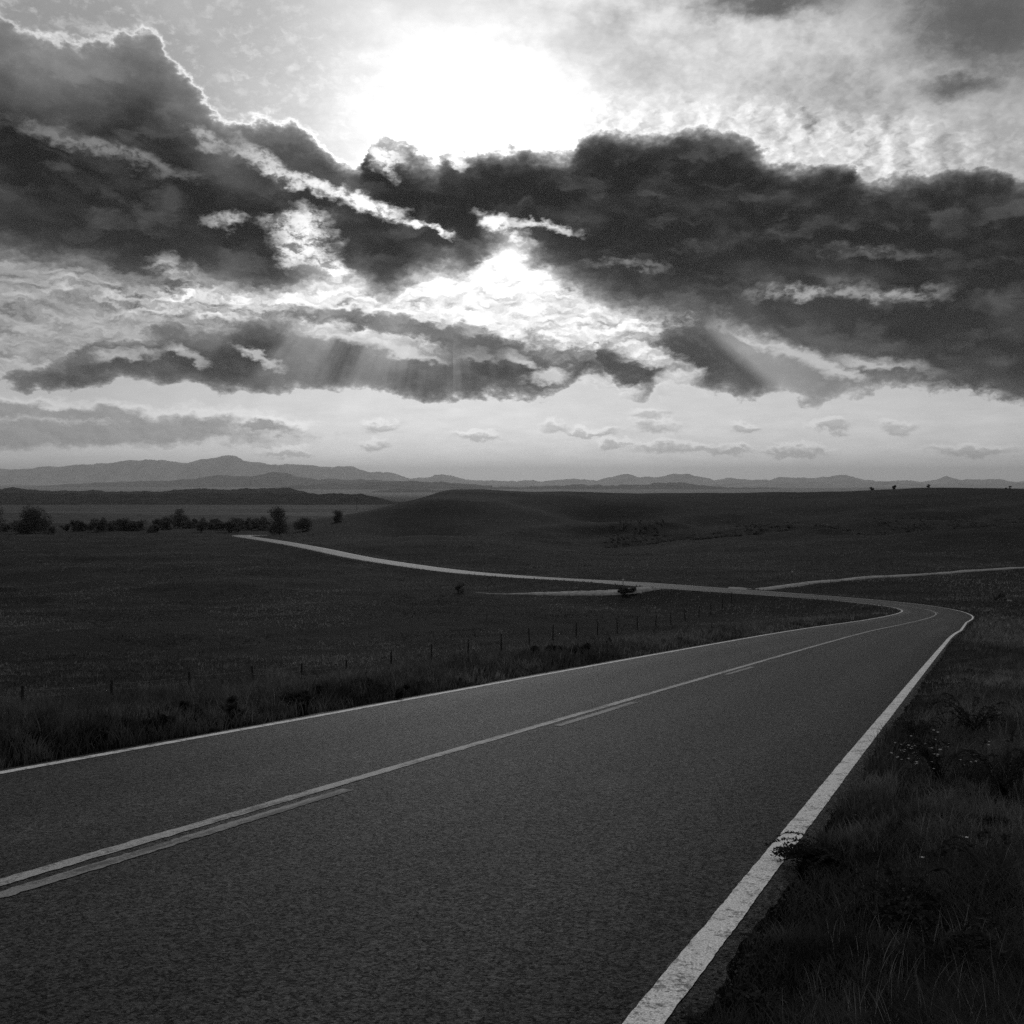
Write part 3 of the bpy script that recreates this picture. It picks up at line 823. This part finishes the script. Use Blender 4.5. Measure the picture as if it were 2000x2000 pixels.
ridge('dark_ridge', [(-600, 962), (0, 962), (200, 966), (400, 963), (560, 964), (680, 965), (708, 966), (735, 971), (760, 977), (790, 984), (820, 990)], 3000, 420, -72,
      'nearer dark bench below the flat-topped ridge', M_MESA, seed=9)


# ------------------------------------------------------------------ leaves, trees, shrubs
def leaf_cloud(rng, centres, radii, n, size, squash=0.85, flat=0.5):
    """small leaf-clump faces scattered through lobes, denser towards their skins"""
    centres = np.asarray(centres, float); radii = np.asarray(radii, float)
    k = rng.choice(len(centres), n, p=radii ** 2 / (radii ** 2).sum())
    d = rng.normal(size=(n, 3)); d /= np.linalg.norm(d, axis=1)[:, None]
    rad = radii[k] * (0.35 + 0.65 * rng.random(n) ** 0.5) * (1 + 0.18 * rng.normal(size=n))
    c = centres[k] + d * rad[:, None] * np.array([1, 1, squash])
    a = rng.normal(size=(n, 3)); a /= np.linalg.norm(a, axis=1)[:, None]
    b = np.cross(a, rng.normal(size=(n, 3))); b /= np.linalg.norm(b, axis=1)[:, None]
    s = size * (0.6 + 0.8 * rng.random(n))[:, None]
    v = np.stack([c - a * s, c + b * s * flat, c + a * s, c - b * s * flat], 1).reshape(-1, 3)
    return v, np.arange(n * 4).reshape(n, 4)


def gz1(x, y): return float(ground_z(np.array([x]), np.array([y]))[0])


def make_tree(name, loc, h, wid, label, cat, group, seed, n=2600, low=0.12, lobes=14):
    rng = np.random.default_rng(seed)
    root = tag(empty(name, loc), label, cat, group)
    tb = Tubes()
    top = h * 0.7
    lean = rng.normal(size=2) * 0.05 * h
    pts = np.array([[0, 0, -0.4], [lean[0] * 0.2, lean[1] * 0.2, h * 0.2], [lean[0] * 0.6, lean[1] * 0.6, h * 0.45], [lean[0], lean[1], top]])
    tb.add(pts, np.array([0.045, 0.034, 0.022, 0.008]) * h * 0.8, 6)
    cs, rs = [], []
    for i in range(lobes):
        a = rng.random() * 6.283; zz = h * (low + 0.12 + (0.78 - low) * rng.random())
        out = wid * 0.5 * (0.15 + 0.62 * rng.random()) * (1 - 0.55 * max(0, zz / h - 0.5) * 2)
        c = np.array([math.cos(a) * out, math.sin(a) * out, zz]); r = wid * (0.15 + 0.12 * rng.random())
        cs.append(c); rs.append(r)
        z0 = max(h * 0.1, zz * 0.55)
        tb.add(np.array([[0, 0, z0], [c[0] * 0.5, c[1] * 0.5, (z0 + zz) * 0.5 + 0.03 * h], c]), np.array([0.014, 0.009, 0.003]) * h, 4, cap=False)
    v, q = leaf_cloud(rng, cs, rs, n, wid * 0.030)
    link('crown', mesh('crown', v, q), M_LEAF, root)
    link('trunk', tb.mesh('trunk'), M_BARK, root)
    return root


def make_shrub(name, loc, h, wid, label, cat, group, seed, n=700, mat=None, leaf=0.05, lobes=7):
    rng = np.random.default_rng(seed)
    root = tag(empty(name, loc), label, cat, group)
    tb = Tubes(); cs, rs = [], []
    for i in range(lobes):
        a = rng.random() * 6.283; out = wid * 0.5 * rng.random() * 0.75; zz = h * (0.12 + 0.62 * rng.random())
        c = np.array([math.cos(a) * out, math.sin(a) * out, zz]); cs.append(c); rs.append(min(wid, h) * (0.16 + 0.12 * rng.random()))
        tb.add(np.array([[0, 0, -0.1], [c[0] * 0.4, c[1] * 0.4, zz * 0.5], c]), np.array([0.016, 0.011, 0.004]) * h + 0.002, 4, cap=False)
    v, q = leaf_cloud(rng, cs, rs, n, wid * leaf)
    v[:, 2] = np.maximum(v[:, 2], 0.0)
    link('foliage', mesh('foliage', v, q), mat or M_LEAF, root)
    link('stems', tb.mesh('stems'), M_BARK, root)
    return root


def place(px, d): return (px - 1000) / F * d, d


def on_ground(px, d, sink=0.0):
    x, y = place(px, d); return (x, y, gz1(x, y) - sink)


# the trees down by the valley floor
m = 1 / F
for px, d, hpx, wpx, name, label, cat, grp, seed in (
        (68, 415, 46, 66, 'bushy_tree', 'broad round dark tree standing alone near the left edge of the valley', 'tree', 'trees on the valley floor', 1),
        (-8, 400, 56, 40, 'bushy_tree', 'dark tree cut off by the left border', 'tree', 'trees on the valley floor', 2),
        (546, 425, 56, 54, 'bushy_tree', 'tall dark tree beside the far end of the road', 'tree', 'trees on the valley floor', 3),
        (350, 520, 38, 34, 'bushy_tree', 'faint tree sticking up out of the middle of the valley shrubs', 'tree', 'trees on the valley floor', 4),
        (660, 470, 22, 26, 'bushy_tree', 'small tree on the shoulder of the near hill', 'tree', 'trees on the valley floor', 5),
        (590, 440, 22, 40, 'bushy_tree', 'low dark tree just right of the tall tree by the road end', 'tree', 'trees on the valley floor', 6)):
    make_tree(name, on_ground(px, d), hpx * d * m, wpx * d * m, label, cat, grp, seed, n=3600, low=0.0, lobes=20)

rngs = np.random.default_rng(77)
k = 0
where = ['left of the round tree', 'right of the round tree', 'in the middle of the valley hedge', 'near the far road end']
for px in np.concatenate([np.linspace(10, 130, 7), np.linspace(140, 300, 18), np.linspace(310, 520, 18)]):
    d = 455 + rngs.normal() * 22 + (40 if px > 300 else 0)
    px = px + rngs.normal() * 5
    hh = (14 + 14 * rngs.random()) * d * m; ww = (26 + 26 * rngs.random()) * d * m
    zone = 0 if px < 68 else 1 if px < 160 else 2 if px < 400 else 3
    make_shrub('valley_shrub', on_ground(px, d), hh, ww, 'dark shrub in the valley hedge %s' % where[zone], 'shrub', 'shrubs in the valley hedge, ' + where[zone], 100 + k, n=900, leaf=0.045, lobes=12)
    k += 1
# lone shrubs on the hill top against the pale mountains
for px, d, hp, wp, lab in ((1703, 806, 9, 11, 'round dark shrub, leftmost on the hill skyline'), (1746, 808, 9, 17, 'wide dark shrub, second from left on the hill skyline'),
                           (1813, 812, 8, 9, 'small dark shrub on the skyline left of the hill top'), (1965, 815, 9, 7, 'thin dark shrub right of the hill top, left of a pair'),
                           (1973, 815, 8, 8, 'small dark shrub right of the hill top, right of a pair')):
    make_shrub('hill_shrub', on_ground(px, d, 0.2), hp * d * m, wp * d * m, lab, 'shrub', 'shrubs on the hill skyline', 300 + int(px), n=320, leaf=0.09, lobes=5)
make_shrub('field_shrub', on_ground(895, 150), 1.6, 2.2, 'lone dark shrub in the field left of the gravel track', 'shrub', None, 411, n=600)
make_shrub('field_shrub', on_ground(1222, 137), 1.1, 5.0, 'wide dark shrub at the road junction beside the gravel track', 'shrub', None, 412, n=1200, leaf=0.04, lobes=12)
make_shrub('field_shrub', on_ground(1955, 118), 1.1, 1.8, 'dark shrub beside the pale rock on the right slope', 'shrub', None, 413, n=500)

# a pale rock on the right slope
def rock(loc, sx, sy, sz, label):
    n, mth = 14, 9; v = []
    for i in range(mth):
        ph = math.pi * i / (mth - 1)
        for j in range(n):
            t = 2 * math.pi * j / n
            p = np.array([math.sin(ph) * math.cos(t), math.sin(ph) * math.sin(t), math.cos(ph)])
            kx = 1 + 0.22 * float(fbm(np.array([p[0] * 1.7 + 3]), np.array([p[1] * 1.7 + p[2] * 2.3]), 8, 3)[0])
            v.append(p * np.array([sx, sy, sz]) * kx)
    o = link('rock', mesh('rock', v, grid_quads(mth, n, True)), M_ROCK); o.location = loc
    return tag(o, label, 'rock')
rock(on_ground(1971, 116), 0.36, 0.28, 0.22, 'small pale rock on the grassy right slope')

# marker posts by the junction
def marker(px, d, h, label):
    root = tag(empty('marker_post', on_ground(px, d)), label, 'marker post', 'marker posts by the junction')
    t = Tubes(); t.add(np.array([[0, 0, -0.2], [0, 0, h * 0.7]]), 0.045, 6); link('post', t.mesh('post'), M_WOOD, root)
    t = Tubes(); t.box((0, -0.05, h * 0.85), (0.14, 0.02, h * 0.16)); link('reflector', t.mesh('reflector', False), M_POSTW, root)
marker(1547, 172, 1.1, 'small pale marker post on the grass above the right track')
marker(1217, 142, 1.1, 'small pale marker post behind the wide junction shrub')
marker(1251, 133, 0.9, 'small pale marker post in front of the wide junction shrub')

# utility pole far out in the valley
def pole(px, d, h):
    root = tag(empty('utility_pole', on_ground(px, d)), 'thin dark utility pole far off in the valley left of the hill', 'utility pole')
    t = Tubes(); t.add(np.array([[0, 0, -0.5], [0, 0, h]]), [0.28, 0.2], 6); link('pole', t.mesh('pole'), M_WOOD, root)
    t = Tubes(); t.box((0, 0, h - 0.9), (1.2, 0.09, 0.1)); arm = link('crossarm', t.mesh('crossarm', False), M_WOOD, root)
    for dx_ in (-1.05, -0.5, 0.5, 1.05):
        t = Tubes(); t.add(np.array([[dx_, 0, h - 0.80], [dx_, 0, h - 0.72], [dx_, 0, h - 0.6]]), [0.03, 0.06, 0.045], 6); link('insulator', t.mesh('insulator'), M_POSTW, arm)
pole(697, 1150, 15.0)


# ------------------------------------------------------------------ wire fence below the road
def fence():
    line = [(-16.8 - 7.2, 10.0), (-16.8, 32.0), (-9.7, 54.0), (8.0, 88.0), (23.0, 114.0), (29, 126)]
    line = np.array(line); t = np.r_[0, np.cumsum(np.linalg.norm(np.diff(line, axis=0), axis=1))]
    st = np.arange(1.0, t[-1], 4.6)
    rng = np.random.default_rng(12)
    P = np.stack([np.interp(st, t, line[:, 0]), np.interp(st, t, line[:, 1])], 1) + rng.normal(size=(len(st), 2)) * 0.12
    Z = ground_z(P[:, 0], P[:, 1])
    root = tag(empty('wire_fence', (P[0, 0], P[0, 1], Z[0])), 'wire fence on wooden posts running below the left side of the road', 'fence')
    o0 = np.array([P[0, 0], P[0, 1], Z[0]])
    hs = 1.25 + 0.18 * rng.random(len(st))
    for i in range(len(st)):
        b = np.array([P[i, 0], P[i, 1], Z[i]]) - o0
        lean = rng.normal(size=2) * 0.05
        tb = Tubes(); tb.add(np.array([b + [0, 0, -0.3], b + [lean[0] * 0.5, lean[1] * 0.5, hs[i] * 0.5], b + [lean[0], lean[1], hs[i]]]), [0.06, 0.055, 0.05], 6)
        link('post', tb.mesh('post'), M_WOOD, root)
    for hz in (0.35, 0.65, 0.95, 1.18):
        tb = Tubes(); pts = []
        for i in range(len(st) - 1):
            a = np.array([P[i, 0], P[i, 1], Z[i] + hz]) - o0; b = np.array([P[i + 1, 0], P[i + 1, 1], Z[i + 1] + hz]) - o0
            for q in (0, 0.25, 0.5, 0.75): pts.append(a * (1 - q) + b * q - np.array([0, 0, 0.05 * 4 * q * (1 - q)]))
        tb.add(np.array(pts), 0.004, 4, cap=False)
        link('wire', tb.mesh('wire'), M_WIRE, root)
fence()


# ------------------------------------------------------------------ grass
def road_offset(x, y):
    """signed lateral distance beyond the asphalt edge (positive = off the road)"""
    out = np.empty(len(x)); st = AX[::2]; en = NR[::2]; wl = WL[::2]; wr = WR[::2]
    for c0 in range(0, len(x), 20000):
        sl = slice(c0, c0 + 20000)
        d2 = (x[sl, None] - st[None, :, 0]) ** 2 + (y[sl, None] - st[None, :, 1]) ** 2
        j = d2.argmin(1); dist = np.sqrt(d2[np.arange(len(j)), j])
        off = (x[sl] - st[j, 0]) * en[j, 0] + (y[sl] - st[j, 1]) * en[j, 1]
        out[sl] = np.where(off > 0, dist - wr[j] - 0.15, dist - wl[j] - 0.16)
    return out


def blades(rng, x, y, z, h, w, bend=0.5, segs=3):
    """curved tapering blades standing on the ground"""
    n = len(x)
    a = rng.random(n) * 6.283; lean = bend * h * (0.25 + rng.random(n)); tw = rng.random(n) * 6.283
    dirx, diry = np.cos(a), np.sin(a); sx, sy = np.cos(tw) * w, np.sin(tw) * w
    rows = []
    for t in np.linspace(0, 1, segs + 1):
        cx = x + dirx * lean * t * t; cy = y + diry * lean * t * t; cz = z - 0.02 + (h + 0.02) * t * (1 - 0.25 * t * bend)
        k = (1 - t) ** 0.7 * 0.5 + 0.03
        rows.append(np.stack([cx - sx * k, cy - sy * k, cz], 1)); rows.append(np.stack([cx + sx * k, cy + sy * k, cz], 1))
    v = np.stack(rows, 1).reshape(-1, 3)
    b = np.arange(n)[:, None] * (2 * (segs + 1))
    q = np.concatenate([b + np.array([[2 * i, 2 * i + 1, 2 * i + 3, 2 * i + 2]]) for i in range(segs)])
    return v, q


def scatter(rng, n, r0, r1, u0, u1, power=1.0):
    r = np.exp(rng.random(n) ** power * math.log(r1 / r0)) * r0
    u = u0 + (u1 - u0) * rng.random(n)
    return (u - 1000) / F * r, r


def build_grass():
    rng = np.random.default_rng(31)
    V, Q, n0 = [], [], 0

    def put(v, q):
        nonlocal n0
        V.append(v); Q.append(q + n0); n0 += len(v)
    # right verge close to the camera
    x, y = scatter(rng, 380000, 1.5, 60, 1150, 3100)
    o = road_offset(x, y)
    cl = fbm(x / 0.55, y / 0.55, 40, 3); cl2 = fbm(x / 2.2, y / 2.2, 41, 3)
    keep = (o > -0.05 + 0.06 * (1 + cl)) & (rng.random(len(x)) < np.clip(0.35 + 0.9 * o, 0, 1)) & (cl > -0.6) & (y > 1.6)
    x, y, o, cl, cl2 = x[keep], y[keep], o[keep], cl[keep], cl2[keep]
    h = (0.03 + 0.13 * np.clip(o / 1.6, 0, 1)) * (0.6 + 0.8 * rng.random(len(x))) * (1.1 + 0.9 * cl) * (1.1 + 0.6 * cl2) + 0.02
    put(*blades(rng, x, y, ground_z(x, y), h, 0.0035 + 0.0030 * rng.random(len(x)) + 0.0004 * y, 0.8))
    # left verge and the embankment
    x, y = scatter(rng, 215000, 6, 60, -600, 1750, 1.0)
    o = road_offset(x, y)
    keep = (o > 0.05) & (o < 30)
    x, y, o = x[keep], y[keep], o[keep]
    cl = fbm(x / 1.1, y / 1.1, 42, 3); cl2 = fbm(x / 5, y / 5, 43, 3)
    h = (0.12 + 0.24 * np.clip(o / 2.0, 0, 1)) * (0.6 + 0.8 * rng.random(len(x))) * (1 + 0.7 * cl) * (1 + 0.4 * cl2) + 0.04
    put(*blades(rng, x, y, ground_z(x, y), h, 0.006 + 0.0009 * y, 0.5))
    # the fields, thinning with distance
    x, y = scatter(rng, 230000, 38, 420, -500, 2700, 0.8)
    o = road_offset(x, y)
    keep = o > 0.4
    x, y = x[keep], y[keep]
    cl = fbm(x / 7, y / 7, 44, 4); cl2 = fbm(x / 40, y / 25, 45, 3)
    keep = cl + 0.6 * cl2 > -0.35 + 0.5 * (rng.random(len(x)) - 0.5); x, y, cl = x[keep], y[keep], cl[keep]
    h = (0.10 + 0.22 * rng.random(len(x)) ** 2) * (1 + 0.8 * cl) + 0.03
    put(*blades(rng, x, y, ground_z(x, y), h, 0.012 + 0.0009 * y, 0.5, 2))
    me = mesh('grass', np.concatenate(V), np.concatenate(Q))
    tag(link('grass', me, M_GRASS), 'dark grass on the verges and in the fields', 'grass', kind='stuff')
    # dry pale stalks
    V, Q, n0 = [], [], 0
    x, y = scatter(rng, 7000, 2.0, 18, 1350, 3000)
    o = road_offset(x, y); keep = o > 0.35; x, y, o = x[keep], y[keep], o[keep]
    h = (0.10 + 0.20 * np.clip((o - 0.3) / 1.2, 0, 1)) * (0.5 + rng.random(len(x)))
    put(*blades(rng, x, y, ground_z(x, y), h, 0.0014 + 0.0004 * y, 0.38, 5))
    x, y = scatter(rng, 9000, 8, 70, -150, 1500)
    o = road_offset(x, y); keep = (o > 0.6) & (o < 26); x, y = x[keep], y[keep]
    put(*blades(rng, x, y, ground_z(x, y), 0.12 + 0.26 * rng.random(len(x)) ** 2, 0.0025 + 0.0005 * y, 0.4, 3))
    me = mesh('dry_grass', np.concatenate(V), np.concatenate(Q))
    tag(link('dry_grass', me, M_DRY), 'thin pale dry stalks among the dark grass', 'dry grass', kind='stuff')
build_grass()


def build_gravel():
    rng = np.random.default_rng(64)
    x, y = scatter(rng, 60000, 2.0, 26, 1000, 2050)
    o = road_offset(x, y)
    keep = (o > -0.035) & (o < 0.5) & (rng.random(len(x)) < np.exp(-np.abs(o - 0.06) / 0.13)); x, y, o = x[keep], y[keep], o[keep]
    n = len(x); s = (0.003 + 0.008 * rng.random(n) ** 3) * (0.8 + 0.03 * y)
    z = np.where(o < 0.0, ground_z(x, y) + 0.12, ground_z(x, y) + 0.0)
    j = ((x[:, None] - AX[None, ::2, 0]) ** 2 + (y[:, None] - AX[None, ::2, 1]) ** 2).argmin(1) * 2
    zr = AX[j, 2] + EE[j] * (WR[j] + 0.1) - 0.108 * ((x - AX[j, 0]) * HD[0] + (y - AX[j, 1]) * HD[1])
    z = np.where(o < 0.06, zr, ground_z(x, y)) + s * 0.3
    base = np.array([[1, 0, 0], [0, 1, 0], [-1, 0, 0], [0, -1, 0], [0, 0, 0.8], [0, 0, -0.8]], float)
    v = np.stack([x, y, z], 1)[:, None] + base[None] * s[:, None, None] * (0.6 + 0.8 * rng.random((n, 6, 1)))
    f = np.array([[0, 1, 4], [1, 2, 4], [2, 3, 4], [3, 0, 4], [1, 0, 5], [2, 1, 5], [3, 2, 5], [0, 3, 5]])
    t = (np.arange(n)[:, None, None] * 6 + f[None]).reshape(-1, 3)
    tag(link('gravel', mesh('gravel', v.reshape(-1, 3), None, t), simple('shoulder_gravel', 0.03, 0.12, 40, 0.95, 0.1)), 'loose gravel along the crumbled right edge of the asphalt', 'gravel', kind='stuff')
build_gravel()


def build_shade_scrub():
    """dark scrub added to put shade in the draw behind the low crest and along the foot of the hill"""
    rng = np.random.default_rng(91); V, Q, n0 = [], [], 0  # scrub added to darken the hollow behind the crest
    for i in range(1100):
        t = rng.random(); px = 1180 + 900 * t; d = 345 + 55 * t + 75 * rng.random() ** 2
        if fbm(np.array([px / 60.0]), np.array([d / 45.0]), 77, 3)[0] < -0.05: continue
        x, y = (px - 1000) / F * d, d; z = gz1(x, y); w = 1.35 * (0.4 + 0.9 * rng.random() ** 2)
        v, q = leaf_cloud(rng, [(x, y, z + w * 0.3), (x + w * 0.6, y, z + w * 0.2)], [w * 0.55, w * 0.45], 30, 0.30)
        V.append(v); Q.append(q + n0); n0 += len(v)
    tag(link('scrub', mesh('scrub', np.concatenate(V), np.concatenate(Q)), M_LEAF), 'low dark scrub added to darken the draws at the foot of the hill', 'scrub', kind='stuff')
build_shade_scrub()


# ------------------------------------------------------------------ weeds and flowers on the right verge
def leafy_weed(name, loc, stems, label, cat, group, seed, leaf=0.03, mat=None, flowers=0, rad=0.003):
    """sprawling stems set with pointed leaves"""
    rng = np.random.default_rng(seed)
    root = tag(empty(name, loc), label, cat, group)
    tb = Tubes(); lv, blooms = [], []
    for (ax, ay, az_), L in stems:
        d = np.array([ax, ay, 0.0]); d /= np.linalg.norm(d) + 1e-9
        side = np.array([-d[1], d[0], 0])
        t = np.linspace(0, 1, 9)[:, None]
        wig = np.cumsum(rng.normal(size=(9, 1)) * 0.02 * L, 0)
        pts = d * L * t + np.array([0, 0, 1.0]) * az_ * L * np.sin(t * 2.4) + side * wig
        tb.add(pts, np.linspace(rad, rad * 0.35, 9), 4, cap=False)
        nl = int(L / leaf * 4.5)
        for i in range(nl):
            u = rng.random() ** 0.8; f = u * 8; j = min(int(f), 7); p = pts[j] * (1 - (f - j)) + pts[j + 1] * (f - j)
            dd = rng.normal(size=3) + d * 0.5 + side * rng.choice([-1, 1]) * 1.1; dd[2] = abs(dd[2]) * 0.5 - 0.1; dd /= np.linalg.norm(dd)
            nn = np.cross(dd, rng.normal(size=3)); nn /= np.linalg.norm(nn)
            s = leaf * (0.5 + 0.9 * rng.random())
            tip = p + dd * s; midp = p + dd * s * 0.45
            lv += [p, midp + nn * s * 0.26, tip, midp - nn * s * 0.26]
        if flowers:
            for _ in range(flowers):
                p = pts[-1 - rng.integers(0, 3)] + rng.normal(size=3) * 0.018; fl = []
                for a in range(5):
                    th = a * 1.2566 + rng.random() * 0.2; s = 0.010 + 0.004 * rng.random()
                    e1 = np.array([math.cos(th), math.sin(th), 0.25]); e2 = np.array([-math.sin(th), math.cos(th), 0])
                    fl += [p, p + e1 * s * 0.6 + e2 * s * 0.35, p + e1 * s, p + e1 * s * 0.6 - e2 * s * 0.35]
                blooms.append(np.array(fl))
    lv = np.array(lv); lv[:, 2] = np.maximum(lv[:, 2], 0.004)
    link('leaves', mesh('leaves', lv, np.arange(len(lv)).reshape(-1, 4)), mat or M_WEED, root)
    link('stems', tb.mesh('stems'), M_WEED, root)
    for fl in blooms:
        link('flower', mesh('flower', fl, np.arange(len(fl)).reshape(-1, 4)), M_PETAL, root)
    return root


def plane_pt(px, py):
    """where the line of sight through a frame point meets the slope of the road"""
    n = np.array([0.00134, 0.11851, 0.99295]); r = np.array([(px - 1000) / F, 1.0, -(py - Y0) / F])
    p = r * (-1.55 / (r @ n)); return p[0], p[1]


def at_px(px, py):
    x, y = plane_pt(px, py); return x, y, gz1(x, y)


rw = np.random.default_rng(8)
x, y, z = at_px(1660, 1690)
leafy_weed('sprawling_weed', (x, y, z), [((-1.0, 0.12 + 0.30 * rw.normal(), 0.16 + 0.22 * rw.random()), 0.22 + 0.26 * rw.random()) for _ in range(60)] +
           [((rw.normal(), rw.normal(), 0.3 * rw.random() + 0.2), 0.22) for _ in range(14)],
           'dark leafy weed sprawling from the verge over the white edge line', 'weed', None, 21, leaf=0.020)
x, y, z = at_px(1835, 1530)
leafy_weed('wildflower', (x, y, z), [((rw.normal(), rw.normal(), 0.9), 0.28 + 0.12 * rw.random()) for _ in range(26)],
           'low plant with a scatter of small white flowers on the right verge', 'wildflower', None, 22, leaf=0.024, flowers=2)
for i, (px, py, lab, L) in enumerate(((1912, 1512, 'single white flower standing right of the flowering plant', 0.2), (1850, 1705, 'single pale flower in the grass below the flowering plant', 0.15),
                                      (1995, 1870, 'pale flower on a tall stem at the right border', 0.28), (1690, 1600, 'tiny pale flower near the sprawling weed', 0.10))):
    x, y, z = at_px(px, py)
    leafy_weed('wildflower', (x, y, z), [((0.3, 0.2, 1.3), L), ((-0.4, 0.3, 0.9), L * 0.8)], lab, 'wildflower', None, 50 + i, leaf=0.03, flowers=2)
for i, (px, py, L, lab) in enumerate(((1900, 1440, 0.42, 'dark weed clump high on the right verge'), (1960, 1560, 0.42, 'dark weed clump right of the flowering plant'),
                                      (1760, 1800, 0.24, 'dark low weed in the grass below the sprawling weed'), (1960, 1760, 0.34, 'dark weed clump by the right border'),
                                      (1840, 1900, 0.26, 'dark weed near the bottom right corner'), (1500, 1960, 0.14, 'small weed just right of the edge line at the bottom'),
                                      (1790, 1440, 0.26, 'dark weed upslope of the white flowers'))):
    x, y, z = at_px(px, py)
    leafy_weed('leafy_weed', (x, y, z), [((rw.normal(), rw.normal(), 0.5 + 0.5 * rw.random()), L * (0.5 + 0.7 * rw.random())) for _ in range(34)], lab, 'weed', 'weeds on the right verge', 70 + i, leaf=0.026)
# dark weeds along the left edge of the road
for i, (px, py, h, w_, lab) in enumerate(((352, 1442, 0.30, 1.2, 'dark leafy clump hugging the left edge line, left of the darkest one'), (466, 1421, 0.36, 1.5, 'darkest leafy clump on the left edge of the road'),
                                          (652, 1388, 0.34, 1.6, 'dark clump by the left edge line below the fence posts'), (40, 1494, 0.26, 1.4, 'dark clump at the left border above the edge line'),
                                          (790, 1364, 0.34, 1.8, 'low dark clump on the left verge past the fence posts'), (1190, 1289, 0.45, 2.6, 'dark clump on the left verge halfway to the bend'),
                                          (1336, 1262, 0.5, 3.2, 'long dark clump on the left verge nearing the bend'), (205, 1466, 0.24, 1.2, 'small dark clump on the left verge'))):
    x, y = plane_pt(px, py); x -= 0.9 * (0.3 + w_ * 0.3); y += 0.43 * (0.3 + w_ * 0.3)
    make_shrub('roadside_weed', (x, y, gz1(x, y) - 0.03), h * 0.72, w_ * 1.3, lab, 'weed', 'weeds along the left edge of the road', 500 + i, n=1500, mat=M_VERGE, leaf=0.018, lobes=22)


# ------------------------------------------------------------------ the air
def haze():
    t = Tubes(); t.box((0, 0, 390), (66000, 66000, 520))
    me = t.mesh('haze', False)
    mt = bpy.data.materials.new('haze'); mt.use_nodes = True; nt = mt.node_tree; nt.nodes.clear()
    out = nt.nodes.new('ShaderNodeOutputMaterial'); v = nt.nodes.new('ShaderNodeVolumePrincipled')
    v.inputs['Color'].default_value = (1, 1, 1, 1); v.inputs['Density'].default_value = 2.4e-5; v.inputs['Anisotropy'].default_value = 0.4
    nt.links.new(v.outputs[0], out.inputs['Volume'])
    tag(link('haze', me, mt), 'pale haze in the valley air', kind='stuff')
haze()
